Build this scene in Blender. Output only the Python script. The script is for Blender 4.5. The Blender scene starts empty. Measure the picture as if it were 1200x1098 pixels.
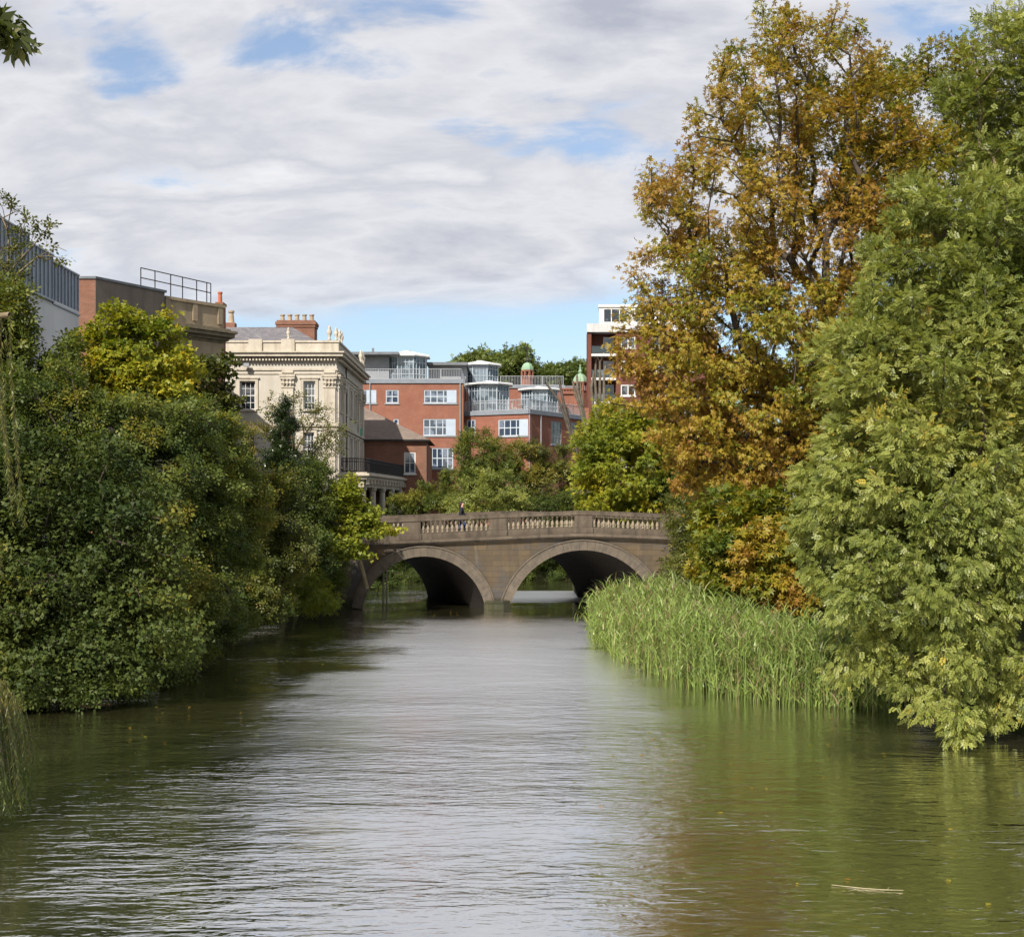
import bpy, math, random
import numpy as np

# ------------------------------------------------------------------ basics
FPX, CX, HY, CAMZ = 1500.0, 600.0, 600.0, 4.7      # photo measures: focal length and horizon in photo pixels, eye height in metres
SC = bpy.context.scene
COL = SC.collection
PI = math.pi
rng = random.Random(7)


def at(px, py, Y):
    return np.array([(px - CX) * Y / FPX, Y, CAMZ + (HY - py) * Y / FPX])


def X_(px, Y): return (px - CX) * Y / FPX
def Z_(py, Y): return CAMZ + (HY - py) * Y / FPX


# ------------------------------------------------------------------ materials
MATS = {}


def nt(name):
    m = bpy.data.materials.new(name)
    m.use_nodes = True
    n = m.node_tree
    n.nodes.clear()
    return m, n


def node(n, t, **kw):
    x = n.nodes.new(t)
    for k, v in kw.items():
        if k.startswith('i_'):
            key = k[2:]
            key = int(key) if key.isdigit() else key.replace('_', ' ')
            x.inputs[key].default_value = v
        else:
            setattr(x, k, v)
    return x


def c4(c): return (c[0], c[1], c[2], 1.0)


def mixc(n, fac, a, b, blend='MIX'):
    m = n.nodes.new('ShaderNodeMix')
    m.data_type = 'RGBA'
    m.blend_type = blend
    for s, v in ((m.inputs[0], fac), (m.inputs[6], a), (m.inputs[7], b)):
        if hasattr(v, 'node'):
            n.links.new(v, s)
        elif isinstance(v, (int, float)):
            s.default_value = v
        else:
            s.default_value = c4(v)
    return m.outputs[2]


def math_(n, op, a, b=None, c=None, clamp=False):
    m = n.nodes.new('ShaderNodeMath')
    m.operation = op
    m.use_clamp = clamp
    for i, v in enumerate((a, b, c)):
        if v is None: continue
        if hasattr(v, 'node'): n.links.new(v, m.inputs[i])
        else: m.inputs[i].default_value = v
    return m.outputs[0]


def ramp(n, fac, stops, interp='LINEAR'):
    r = n.nodes.new('ShaderNodeValToRGB')
    r.color_ramp.interpolation = interp
    e = r.color_ramp.elements
    while len(e) < len(stops): e.new(0.5)
    for i, (p, c) in enumerate(stops):
        e[i].position = p
        e[i].color = c4(c) if not isinstance(c, (int, float)) else (c, c, c, 1)
    n.links.new(fac, r.inputs[0])
    return r.outputs[0]


def noise(n, vec, scale, detail=4.0, rough=0.55, dist=0.0):
    t = node(n, 'ShaderNodeTexNoise')
    t.inputs['Scale'].default_value = scale
    t.inputs['Detail'].default_value = detail
    t.inputs['Roughness'].default_value = rough
    t.inputs['Distortion'].default_value = dist
    if vec is not None: n.links.new(vec, t.inputs['Vector'])
    return t.outputs[0]


def surf(name, c1, c2=None, rough=0.8, scale=1.5, spec=0.3, metal=0.0, bump=0.0, bscale=20.0, stain=None, stain_amt=0.0, streak=False):
    """a plain weathered surface: two tones broken by noise, an optional stain tone running down the wall, a fine bump"""
    if name in MATS: return MATS[name]
    m, n = nt(name)
    out = node(n, 'ShaderNodeOutputMaterial')
    b = node(n, 'ShaderNodeBsdfPrincipled')
    b.inputs['Roughness'].default_value = rough
    b.inputs['Specular IOR Level'].default_value = spec
    b.inputs['Metallic'].default_value = metal
    tc = node(n, 'ShaderNodeTexCoord')
    col = None
    if c2 is not None:
        f = ramp(n, noise(n, tc.outputs['Object'], scale, 6.0, 0.62), [(0.32, 0.0), (0.68, 1.0)])
        col = mixc(n, f, c1, c2)
    if stain is not None:
        mp = node(n, 'ShaderNodeMapping')
        mp.inputs['Scale'].default_value = (1.6, 1.6, 0.18 if streak else 1.2)
        n.links.new(tc.outputs['Object'], mp.inputs['Vector'])
        f2 = ramp(n, noise(n, mp.outputs[0], scale * 1.3, 5.0, 0.6), [(0.48, 0.0), (0.72, stain_amt)])
        col = mixc(n, f2, col if col is not None else c1, stain)
    if col is None: b.inputs['Base Color'].default_value = c4(c1)
    else: n.links.new(col, b.inputs['Base Color'])
    if bump > 0:
        bp = node(n, 'ShaderNodeBump')
        bp.inputs['Strength'].default_value = bump
        bp.inputs['Distance'].default_value = 0.03
        n.links.new(noise(n, tc.outputs['Object'], bscale, 4.0), bp.inputs['Height'])
        n.links.new(bp.outputs[0], b.inputs['Normal'])
    n.links.new(b.outputs[0], out.inputs[0])
    MATS[name] = m
    return m


def masonry(name, c1, c2, mortar, bw, bh, rough=0.85, mort=0.012, stain=None, stain_amt=0.0, bump=0.6, nscale=0.6, tide=False):
    """bricks or stone blocks laid on the wall's own UV (metres along the wall, metres up)"""
    if name in MATS: return MATS[name]
    m, n = nt(name)
    out = node(n, 'ShaderNodeOutputMaterial')
    b = node(n, 'ShaderNodeBsdfPrincipled')
    b.inputs['Roughness'].default_value = rough
    b.inputs['Specular IOR Level'].default_value = 0.12
    tc = node(n, 'ShaderNodeTexCoord')
    br = node(n, 'ShaderNodeTexBrick')
    br.inputs['Scale'].default_value = 1.0
    br.inputs['Brick Width'].default_value = bw
    br.inputs['Row Height'].default_value = bh
    br.inputs['Mortar Size'].default_value = mort
    br.inputs['Mortar Smooth'].default_value = 0.3
    br.inputs['Bias'].default_value = -0.1
    br.inputs['Color1'].default_value = c4(c1)
    br.inputs['Color2'].default_value = c4(c2)
    br.inputs['Mortar'].default_value = c4(mortar)
    n.links.new(tc.outputs['UV'], br.inputs['Vector'])
    f = ramp(n, noise(n, tc.outputs['Object'], nscale, 6.0, 0.65), [(0.3, 0.0), (0.7, 1.0)])
    dark = tuple(x * 0.62 for x in c1)
    col = mixc(n, math_(n, 'MULTIPLY', f, 0.55), br.outputs['Color'], dark)
    if stain is not None:
        f2 = ramp(n, noise(n, tc.outputs['Object'], nscale * 1.7, 7.0, 0.68, 0.6), [(0.45, 0.0), (0.62, stain_amt)])
        col = mixc(n, f2, col, stain)
    if tide:                                                # green-black tide mark above the water, lime and soot streaks down the face
        sp = node(n, 'ShaderNodeSeparateXYZ')
        n.links.new(tc.outputs['Object'], sp.inputs[0])
        lim = math_(n, 'ADD', sp.outputs[2], math_(n, 'MULTIPLY', noise(n, tc.outputs['Object'], 2.0, 5.0), -0.7))
        col = mixc(n, ramp(n, lim, [(0.0, 0.85), (0.25, 0.0)]), col, (0.03, 0.034, 0.018))
        mp = node(n, 'ShaderNodeMapping')
        mp.inputs['Scale'].default_value = (1.9, 1.9, 0.13)
        n.links.new(tc.outputs['Object'], mp.inputs['Vector'])
        col = mixc(n, ramp(n, noise(n, mp.outputs[0], 1.5, 5.0, 0.65), [(0.52, 0.0), (0.7, 0.6)]), col, (0.045, 0.04, 0.034))
        col = mixc(n, ramp(n, noise(n, mp.outputs[0], 2.3, 4.0, 0.6), [(0.6, 0.0), (0.75, 0.5)]), col, (0.2, 0.185, 0.16))
    n.links.new(col, b.inputs['Base Color'])
    bp = node(n, 'ShaderNodeBump')
    bp.inputs['Strength'].default_value = bump
    bp.inputs['Distance'].default_value = 0.02
    h = math_(n, 'ADD', math_(n, 'MULTIPLY', br.outputs['Fac'], -1.0), math_(n, 'MULTIPLY', noise(n, tc.outputs['Object'], 14.0, 3.0), 0.6))
    n.links.new(h, bp.inputs['Height'])
    n.links.new(bp.outputs[0], b.inputs['Normal'])
    n.links.new(b.outputs[0], out.inputs[0])
    MATS[name] = m
    return m


def glassy(name, c, rough=0.06, spec=0.8):
    if name in MATS: return MATS[name]
    m, n = nt(name)
    out = node(n, 'ShaderNodeOutputMaterial')
    b = node(n, 'ShaderNodeBsdfPrincipled')
    b.inputs['Roughness'].default_value = rough
    b.inputs['Specular IOR Level'].default_value = spec
    tc = node(n, 'ShaderNodeTexCoord')
    f = ramp(n, noise(n, tc.outputs['Object'], 0.8, 2.0), [(0.5, 0.0), (0.56, 1.0)])
    n.links.new(mixc(n, f, c, tuple(x * 2.0 + 0.07 for x in c)), b.inputs['Base Color'])
    n.links.new(b.outputs[0], out.inputs[0])
    MATS[name] = m
    return m


def leafmat(name, stops, trans=0.35, rough=0.45, spec=0.4, warm=(1.25, 1.2, 0.6)):
    """foliage: each leaf has its own tint number, looked up in a ramp of leaf colours; light also comes through the blade"""
    if name in MATS: return MATS[name]
    m, n = nt(name)
    out = node(n, 'ShaderNodeOutputMaterial')
    a = node(n, 'ShaderNodeAttribute', attribute_name='tint')
    col = ramp(n, a.outputs['Fac'], stops)
    b = node(n, 'ShaderNodeBsdfPrincipled')
    b.inputs['Roughness'].default_value = rough
    b.inputs['Specular IOR Level'].default_value = spec
    n.links.new(col, b.inputs['Base Color'])
    t = node(n, 'ShaderNodeBsdfTranslucent')
    n.links.new(mixc(n, 1.0, col, warm, 'MULTIPLY'), t.inputs['Color'])
    mx = node(n, 'ShaderNodeMixShader')
    mx.inputs[0].default_value = trans
    n.links.new(b.outputs[0], mx.inputs[1])
    n.links.new(t.outputs[0], mx.inputs[2])
    n.links.new(mx.outputs[0], out.inputs[0])
    MATS[name] = m
    return m


# ------------------------------------------------------------------ objects
def setp(o, label=None, cat=None, group=None, kind=None):
    if label: o['label'] = label
    if cat: o['category'] = cat
    if group: o['group'] = group
    if kind: o['kind'] = kind
    return o


class Thing:
    """an Empty at the base of a thing; parts are built in world metres and hung under it"""
    def __init__(s, name, label, cat, loc, group=None):
        o = bpy.data.objects.new(name, None)
        COL.objects.link(o)
        o.location = tuple(float(v) for v in loc)
        o.empty_display_size = 0.3
        setp(o, label, cat, group)
        s.o, s.org = o, np.array(loc, float)


def link_mesh(name, me, mat, parent=None):
    o = bpy.data.objects.new(name, me)
    if mat is not None: me.materials.append(mat)
    COL.objects.link(o)
    if parent is not None: o.parent = parent
    return o


class MB:
    def __init__(s):
        s.v, s.f, s.uvs = [], [], {}

    def poly(s, pts, uv=None):
        i = len(s.v)
        s.v += [tuple(float(c) for c in p) for p in pts]
        if uv is not None: s.uvs[len(s.f)] = uv
        s.f.append(tuple(range(i, i + len(pts))))

    def box(s, x0, x1, y0, y1, z0, z1):
        s.obox((x0, y0), (1, 0), x1 - x0, y1 - y0, z0, z1)

    def obox(s, p, d, L, W, z0, z1):
        """box from plan point p, L along unit d, W to the left of d"""
        dx, dy = d
        nx, ny = -dy, dx
        q = [(p[0], p[1]), (p[0] + dx * L, p[1] + dy * L), (p[0] + dx * L + nx * W, p[1] + dy * L + ny * W), (p[0] + nx * W, p[1] + ny * W)]
        s.prism(q, z0, z1)

    def prism(s, q, z0, z1):
        n = len(q)
        i = len(s.v)
        s.v += [(float(a), float(b), float(z0)) for a, b in q] + [(float(a), float(b), float(z1)) for a, b in q]
        for k in range(n):
            j = (k + 1) % n
            s.f.append((i + k, i + j, i + n + j, i + n + k))
        s.f.append(tuple(i + n + k for k in range(n)))
        s.f.append(tuple(i + n - 1 - k for k in range(n)))

    def tube(s, p, q, r0, r1=None, n=6):
        r1 = r0 if r1 is None else r1
        p, q = np.array(p, float), np.array(q, float)
        d = q - p
        L = np.linalg.norm(d)
        if L < 1e-6: return
        d /= L
        a = np.cross(d, (0, 0, 1.0) if abs(d[2]) < 0.9 else (1.0, 0, 0))
        a /= np.linalg.norm(a)
        b = np.cross(d, a)
        i = len(s.v)
        for c, r in ((p, r0), (q, r1)):
            for k in range(n):
                t = 2 * PI * k / n
                s.v.append(tuple(c + r * (math.cos(t) * a + math.sin(t) * b)))
        for k in range(n):
            j = (k + 1) % n
            s.f.append((i + k, i + n + k, i + n + j, i + j))
        s.f.append(tuple(i + k for k in range(n)))
        s.f.append(tuple(i + 2 * n - 1 - k for k in range(n)))

    def lathe(s, c, prof, n=10, a0=0.0):
        i = len(s.v)
        for r, z in prof:
            for k in range(n):
                t = a0 + 2 * PI * k / n
                s.v.append((c[0] + r * math.cos(t), c[1] + r * math.sin(t), c[2] + z))
        for j in range(len(prof) - 1):
            for k in range(n):
                l = (k + 1) % n
                s.f.append((i + j * n + k, i + j * n + l, i + (j + 1) * n + l, i + (j + 1) * n + k))
        s.f.append(tuple(i + n - 1 - k for k in range(n)))
        m = i + (len(prof) - 1) * n
        s.f.append(tuple(m + k for k in range(n)))

    def build(s, name, mat, th=None, parent=None, smooth=False, org=None, label=None):
        if org is None: org = th.org if th is not None else np.zeros(3)
        V = np.array(s.v, float)
        me = bpy.data.meshes.new(name)
        me.from_pydata((V - org).tolist(), [], s.f)
        uv = me.uv_layers.new(name='UVMap')
        li = 0
        dat = np.zeros((len(me.loops), 2))
        for fi, f in enumerate(s.f):
            if fi in s.uvs:
                for k, w in enumerate(s.uvs[fi]): dat[li + k] = w
            else:
                P = V[list(f)]
                nn = np.cross(P[1] - P[0], P[2] - P[0])
                nl = np.linalg.norm(nn)
                nn = nn / nl if nl > 1e-9 else np.array((0, 0, 1.0))
                if abs(nn[2]) < 0.75:
                    t = np.array((-nn[1], nn[0]))
                    t = t / max(np.linalg.norm(t), 1e-9)
                    for k, p in enumerate(P): dat[li + k] = (p[0] * t[0] + p[1] * t[1], p[2] / max(0.5, math.sqrt(1 - nn[2] ** 2)))
                else:
                    for k, p in enumerate(P): dat[li + k] = (p[0], p[1])
            li += len(f)
        uv.data.foreach_set('uv', dat.ravel())
        if smooth: me.polygons.foreach_set('use_smooth', [True] * len(me.polygons))
        o = link_mesh(name, me, mat, parent if parent is not None else (th.o if th is not None else None))
        if th is None and parent is None: o.location = tuple(org)
        if label: o['label'] = label
        return o


def facade(mb, p0, p1, z0, z1, ops=(), depth=0.18):
    """a wall face from plan point p0 to p1 (left to right seen from outside) with real openings (u0,u1,z0,z1) and their reveals"""
    p0, p1 = np.array(p0, float), np.array(p1, float)
    L = np.linalg.norm(p1 - p0)
    d = (p1 - p0) / L
    n = np.array((d[1], -d[0]))
    us = sorted({0.0, L, *[o[0] for o in ops], *[o[1] for o in ops]})
    zs = sorted({z0, z1, *[o[2] for o in ops], *[o[3] for o in ops]})
    P = lambda u, z, k=0.0: (p0[0] + d[0] * u - n[0] * k, p0[1] + d[1] * u - n[1] * k, z)
    for a, b in zip(us[:-1], us[1:]):
        for c, e in zip(zs[:-1], zs[1:]):
            um, zm = (a + b) / 2, (c + e) / 2
            if any(o[0] < um < o[1] and o[2] < zm < o[3] for o in ops): continue
            mb.poly([P(a, c), P(b, c), P(b, e), P(a, e)])
    for a, b, c, e in ops:
        mb.poly([P(a, c), P(a, c, depth), P(a, e, depth), P(a, e)])
        mb.poly([P(b, c, depth), P(b, c), P(b, e), P(b, e, depth)])
        mb.poly([P(a, e), P(a, e, depth), P(b, e, depth), P(b, e)])
        mb.poly([P(a, c, depth), P(a, c), P(b, c), P(b, c, depth)])


def opn(p0, p1, x0, x1, y0, y1):
    """an opening measured on the photograph, as (u0,u1,z0,z1) on the wall p0-p1"""
    p0, p1 = np.array(p0, float), np.array(p1, float)
    L = np.linalg.norm(p1 - p0)
    d = (p1 - p0) / L
    def u(px):
        k = (px - CX) / FPX
        return (k * p0[1] - p0[0]) / (d[0] - k * d[1])
    a, b = u(x0), u(x1)
    Y = p0[1] + d[1] * (a + b) / 2
    return (a, b, Z_(y1, Y), Z_(y0, Y))


def window(th, p0, p1, o, cols, rows, fm, pm, depth=0.14, fw=0.06, bar=0.035, sill=None, mid=False, sproud=0.08):
    p0, p1 = np.array(p0, float), np.array(p1, float)
    d = (p1 - p0) / np.linalg.norm(p1 - p0)
    n = np.array((d[1], -d[0]))
    a, b, c, e = o
    f = MB()
    base = p0 - n * depth
    def bx(u0, u1, z0, z1, th_=0.07, off=0.0):
        q = base + d * u0 + n * (off)
        f.obox(q, d, u1 - u0, -th_, z0, z1) if False else f.obox(q + n * th_, d, u1 - u0, th_, z0, z1)
    bx(a, a + fw, c, e); bx(b - fw, b, c, e)
    bx(a + fw, b - fw, c, c + fw); bx(a + fw, b - fw, e - fw, e)
    for i in range(1, cols):
        u = a + (b - a) * i / cols
        bx(u - bar / 2, u + bar / 2, c + fw, e - fw, 0.05)
    for j in range(1, rows):
        z = c + (e - c) * j / rows
        w = bar * (1.8 if (mid and j == rows // 2) else 1.0)
        bx(a + fw, b - fw, z - w / 2, z + w / 2, 0.055)
    w = f.build('window', fm, th)
    g = MB()
    q = base + d * a + n * 0.02
    r = base + d * b + n * 0.02
    g.poly([(q[0], q[1], c), (r[0], r[1], c), (r[0], r[1], e), (q[0], q[1], e)])
    g.build('pane', pm, th, parent=w)
    if sill is not None:
        s = MB()
        q = p0 + d * (a - 0.1) + n * sproud
        s.obox(q, d, b - a + 0.2, sproud + 0.1, c - 0.13, c - 0.004)
        s.build('sill', sill, th, parent=w)
    return w


def railing(th, name, mat, pts, z0, h, step=0.14, r=0.012, post=1.6, rails=(0.06, 1.0), pr=0.025):
    f = MB()
    for (p, q) in zip(pts[:-1], pts[1:]):
        p, q = np.array(p, float), np.array(q, float)
        L = np.linalg.norm(q - p)
        P = lambda t: p + (q - p) * t
        for k in rails:
            f.tube((*p, z0 + h * k), (*q, z0 + h * k), pr, n=4)
        m = max(1, int(L / step))
        for i in range(m + 1):
            c = P(i / m)
            f.tube((c[0], c[1], z0 + 0.02), (c[0], c[1], z0 + h - 0.02), r, n=4)
        m = max(1, int(round(L / post)))
        for i in range(m + 1):
            c = P(i / m)
            f.tube((c[0], c[1], z0), (c[0], c[1], z0 + h + 0.03), pr * 1.3, n=4)
    return f.build(name, mat, th)


def leafy_mesh(name, P, D, N, S, tint, T, Q):
    """one mesh of many leaves: template verts T (m,3) and quads Q (k,4) set at P with axis D, normal N and size S"""
    n, m, k = len(P), len(T), len(Q)
    B = np.cross(N, D)
    V = P[:, None, :] + S[:, None, None] * (T[None, :, 0:1] * D[:, None, :] + T[None, :, 1:2] * B[:, None, :] + T[None, :, 2:3] * N[:, None, :])
    F = (np.arange(n)[:, None, None] * m + Q[None, :, :]).reshape(-1)
    me = bpy.data.meshes.new(name)
    me.vertices.add(n * m)
    me.vertices.foreach_set('co', V.astype(np.float32).ravel())
    me.loops.add(n * k * 4)
    me.loops.foreach_set('vertex_index', F.astype(np.int32))
    me.polygons.add(n * k)
    me.polygons.foreach_set('loop_start', np.arange(0, n * k * 4, 4, dtype=np.int32))
    me.update(calc_edges=True)
    at_ = me.attributes.new('tint', 'FLOAT', 'FACE')
    at_.data.foreach_set('value', np.repeat(tint, k).astype(np.float32))
    return me


def _leaflets(spec):
    T, Q = [], []
    for (ox, oy, oz, ang, L, W, droop) in spec:
        c, s = math.cos(ang), math.sin(ang)
        i = len(T)
        for (u, v, w) in ((0, 0, 0), (0.5 * L, -W / 2, 0.12 * W - droop * 0.3), (L, 0, -droop), (0.5 * L, W / 2, 0.12 * W - droop * 0.3)):
            T.append((ox + u * c - v * s, oy + u * s + v * c, oz + w))
        Q.append((i, i + 1, i + 2, i + 3))
    return np.array(T, float), np.array(Q, int)


LEAF = {
    'palmate': _leaflets([(0, 0, 0, a, l, 0.34, 0.22) for a, l in ((-1.9, 0.6), (-0.95, 0.85), (0, 1.0), (0.95, 0.85), (1.9, 0.6))]),
    'pinnate': _leaflets([(0.12 + 0.26 * i, 0, 0, sgn * 0.95, 0.44, 0.25, 0.05) for i in range(3) for sgn in (-1, 1)] + [(0.8, 0, 0, 0, 0.5, 0.25, 0.08)]),
    'lobed': _leaflets([(0, 0, 0, a, l, 0.62, 0.12) for a, l in ((-1.0, 0.75), (0, 1.0), (1.0, 0.75))]),
    'ovate': _leaflets([(0, 0, 0, 0.0, 1.0, 0.55, 0.12), (-0.7, 0.1, 0.05, 0.9, 0.9, 0.5, 0.1), (-0.6, -0.1, -0.03, -0.9, 0.9, 0.5, 0.1)]),
    'narrow': _leaflets([(0, 0, 0, 0.0, 1.0, 0.2, 0.1), (-0.5, 0.05, 0, 0.6, 0.9, 0.2, 0.1), (-0.4, -0.05, 0, -0.6, 0.9, 0.2, 0.1)]),
    'tuft': _leaflets([(0, 0, 0, a, 1.0, 0.6, 0.1) for a in (-2.2, -0.7, 0.7, 2.2)]),
}


def unit(v): return v / np.maximum(np.linalg.norm(v, axis=-1, keepdims=True), 1e-9)


def skeleton(root_pts, root_r, A, g, bf=0.35, bend=0.12):
    """grow branches from the trunk polyline to every point of A: cheapest way counting both the new wood and the length back to the root"""
    nodes = [np.array(p, float) for p in root_pts]
    par = [-1] + list(range(len(nodes) - 1))
    plen = [0.0]
    for i in range(1, len(nodes)): plen.append(plen[-1] + np.linalg.norm(nodes[i] - nodes[i - 1]))
    n = len(A)
    st = max(1, len(nodes) // 3)
    N0 = np.array(nodes[st:])
    cost = np.linalg.norm(A[:, None, :] - N0[None], axis=2) + bf * np.array(plen[st:])[None]
    best = cost.argmin(1) + st
    bc = cost.min(1)
    done = np.zeros(n, bool)
    tip = np.zeros(n, int)
    for _ in range(n):
        i = int(np.where(done, 1e9, bc).argmin())
        done[i] = True
        pi = int(best[i])
        a, b = nodes[pi], A[i]
        L = np.linalg.norm(b - a)
        k = max(1, min(5, int(L / 0.7)))
        off = g.normal(0, bend * L, 3)
        off[2] += 0.08 * L
        prev = pi
        for j in range(1, k + 1):
            t = j / k
            p = a + (b - a) * t + off * math.sin(PI * t) * (1 if k > 1 else 0)
            nodes.append(p); par.append(prev)
            plen.append(plen[prev] + np.linalg.norm(p - nodes[prev]))
            prev = len(nodes) - 1
            c = np.linalg.norm(A - p, axis=1) + bf * plen[prev]
            m = (c < bc) & ~done
            bc[m] = c[m]; best[m] = prev
        tip[i] = prev
    nodes = np.array(nodes)
    par = np.array(par)
    cnt = np.zeros(len(nodes))
    kids = np.zeros(len(nodes), int)
    for i in range(1, len(nodes)): kids[par[i]] += 1
    cnt[kids == 0] = 1
    for i in range(len(nodes) - 1, 0, -1): cnt[par[i]] += cnt[i]
    r = root_r * np.sqrt(np.maximum(cnt, 1) / max(cnt[0], 1)) ** 1.0
    return nodes, par, r, tip


def wood_mesh(name, nodes, par, r, rmin=0.006, sides=5):
    idx = np.arange(1, len(nodes))
    p, q = nodes[par[idx]], nodes[idx]
    d = unit(q - p)
    ref = np.where(np.abs(d[:, 2:3]) < 0.9, np.array([[0, 0, 1.0]]), np.array([[1.0, 0, 0]]))
    a = unit(np.cross(d, ref))
    b = np.cross(d, a)
    r1 = np.maximum(r[idx], rmin)
    r0 = np.minimum(np.maximum(r[par[idx]], rmin), r1 * 1.5)
    ang = np.arange(sides) * 2 * PI / sides
    ring = np.cos(ang)[None, :, None] * a[:, None, :] + np.sin(ang)[None, :, None] * b[:, None, :]
    V = np.concatenate([p[:, None, :] + ring * r0[:, None, None], q[:, None, :] + ring * r1[:, None, None]], 1).reshape(-1, 3)
    k = np.arange(sides)
    Q = np.stack([k, k + sides, (k + 1) % sides + sides, (k + 1) % sides], 1)
    F = (np.arange(len(idx))[:, None, None] * 2 * sides + Q[None]).reshape(-1)
    me = bpy.data.meshes.new(name)
    me.vertices.add(len(V)); me.vertices.foreach_set('co', V.astype(np.float32).ravel())
    me.loops.add(len(F)); me.loops.foreach_set('vertex_index', F.astype(np.int32))
    me.polygons.add(len(F) // 4); me.polygons.foreach_set('loop_start', np.arange(0, len(F), 4, dtype=np.int32))
    me.polygons.foreach_set('use_smooth', np.ones(len(F) // 4, bool))
    me.update(calc_edges=True)
    return me


DENSE = 1.45


def tree(name, label, cat, group, base, lobes, n_tips, n_leaf, leaf, size, mat, bark, spread=0.45, r0=0.2, lean=None,
         seed=1, shell=0.55, mind=0.0, droop=0.25, tintbias=0.0, tipkeep=1.0, bf=0.35, fork=0.45, flat=0.7, size_var=0.3, clip_z=0.05, patch=0.28, vary=0.13, tintfn=None, gaps=0.22):
    """lobes: (px,py,rx,ry,Y,depth) - centre and radii in photo pixels at distance Y, depth radius in metres"""
    g = np.random.default_rng(seed)
    C = np.array([at(l[0], l[1], l[4]) for l in lobes])
    R = np.array([(l[2] * l[4] / FPX, l[5], l[3] * l[4] / FPX) for l in lobes])
    vol = (R[:, 0] * R[:, 1] * R[:, 2]) ** 0.8 * np.array([l[6] if len(l) > 6 else 1.0 for l in lobes])
    pick = g.choice(len(lobes), size=n_tips * 3, p=vol / vol.sum())
    u = unit(g.normal(size=(n_tips * 3, 3)))
    rad = shell + (1 - shell) * g.random(n_tips * 3) ** 0.8
    A = C[pick] + u * rad[:, None] * R[pick]
    A = A[A[:, 2] > clip_z]
    if gaps > 0:                                            # hollows in the crown between its boughs
        span = float((A.max(0) - A.min(0)).mean())
        gg = np.random.default_rng(seed + 500)
        fld = np.zeros(len(A))
        for _ in range(7): fld += np.sin(A @ (unit(gg.normal(size=3)) * gg.uniform(2.2, 5.0) * 2 * PI / span) + gg.uniform(0, 6.3))
        A = A[fld > np.quantile(fld, gaps)]
    keep = []
    K = np.zeros((0, 3))
    for p in A:                                             # thin out points that crowd each other
        if len(keep) >= n_tips: break
        if mind > 0 and len(keep) and np.min(((K - p) ** 2).sum(1)) < mind * mind: continue
        keep.append(p); K = np.array(keep)
    A = K
    base = np.array(base, float)
    cen = (C * vol[:, None]).sum(0) / vol.sum()
    top = base + (cen - base) * 1.0
    top = top if lean is None else np.array(lean, float)
    hh = fork
    pts = [base + (top - base) * t + np.array((g.normal(0, 0.05), g.normal(0, 0.05), 0)) * (1 if 0 < t else 0) * np.linalg.norm(top - base) * 0.25 for t in np.linspace(0, 1, 6)]
    nodes, par, r, tip = skeleton(pts, r0, A, g, bf)
    th = Thing(name, label, cat, base, group)
    me = wood_mesh('trunk', nodes - base, par, r)
    link_mesh('trunk', me, bark, th.o)
    nt_ = len(A)
    per = max(1, int(n_leaf * DENSE / nt_))
    sel = np.where(g.random(nt_) < tipkeep)[0]
    cnt = g.poisson(per, len(sel))
    who = np.repeat(sel, cnt)
    n = len(who)
    loc = g.normal(size=(n, 3)) * np.array((1, 1, flat)) * spread
    loc *= np.minimum(1.0, 1.7 * spread / np.maximum(np.linalg.norm(loc, axis=1, keepdims=True), 1e-6)) * (0.45 + 0.55 * g.random((n, 1)))
    back = g.random((n, 1)) * 0.5
    P0 = A[who]
    pp = nodes[par[tip[who]]]
    P = P0 + (pp - P0) * back + loc
    outward = unit(P - cen)
    D = unit(outward * 0.6 + unit(loc) * 0.7 + g.normal(size=(n, 3)) * 0.5 - np.array((0, 0, droop)))
    Nn = unit(np.array((0, 0, 0.5)) + outward * 0.55 + g.normal(size=(n, 3)) * 0.55)
    Nn = unit(Nn - (Nn * D).sum(1, keepdims=True) * D)
    S = size * (1 - size_var + 2 * size_var * g.random(n))
    tt = g.normal(0, patch * 0.36, nt_)
    ext = np.linalg.norm(A.max(0) - A.min(0))
    field = np.zeros(n)                                     # colour turns in broad patches through the crown
    for _ in range(4):
        kd = unit(g.normal(size=3)) * g.uniform(1.2, 3.2) * 2 * PI / max(ext, 1.0)
        field += np.sin(P @ kd + g.uniform(0, 6.3))
    field *= patch * 0.26
    tint = np.clip(0.5 + tintbias + field + tt[who] + g.normal(0, vary, n), 0.01, 0.99)
    if tintfn is not None: tint = np.clip(tint + tintfn(P), 0.01, 0.99)
    T, Q = LEAF[leaf]
    ok = P[:, 2] > clip_z
    me = leafy_mesh('crown', (P - base)[ok], D[ok], Nn[ok], S[ok], tint[ok], T, Q)
    link_mesh('crown', me, mat, th.o)
    return th


# ------------------------------------------------------------------ palettes
bark_dark = surf('dark_bark', (0.035, 0.027, 0.02), (0.075, 0.06, 0.045), 0.9, 3.0, 0.15)
bark_grey = surf('grey_bark', (0.09, 0.075, 0.055), (0.16, 0.14, 0.11), 0.9, 3.0, 0.15)
bark_tan = surf('tan_bark', (0.13, 0.10, 0.06), (0.2, 0.165, 0.11), 0.9, 3.0, 0.15)
L_chest = leafmat('autumn_chestnut_leaves', [(0.0, (0.085, 0.12, 0.014)), (0.25, (0.17, 0.175, 0.016)), (0.5, (0.275, 0.215, 0.022)), (0.8, (0.29, 0.19, 0.028)), (1.0, (0.25, 0.13, 0.025))], 0.38, 0.5, 0.3, (1.2, 1.08, 0.5))
L_chest_g = leafmat('yellowing_leaves', [(0.0, (0.03, 0.06, 0.008)), (0.35, (0.075, 0.11, 0.012)), (0.65, (0.15, 0.16, 0.014)), (1.0, (0.26, 0.2, 0.015))], 0.38, 0.5, 0.3)
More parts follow.
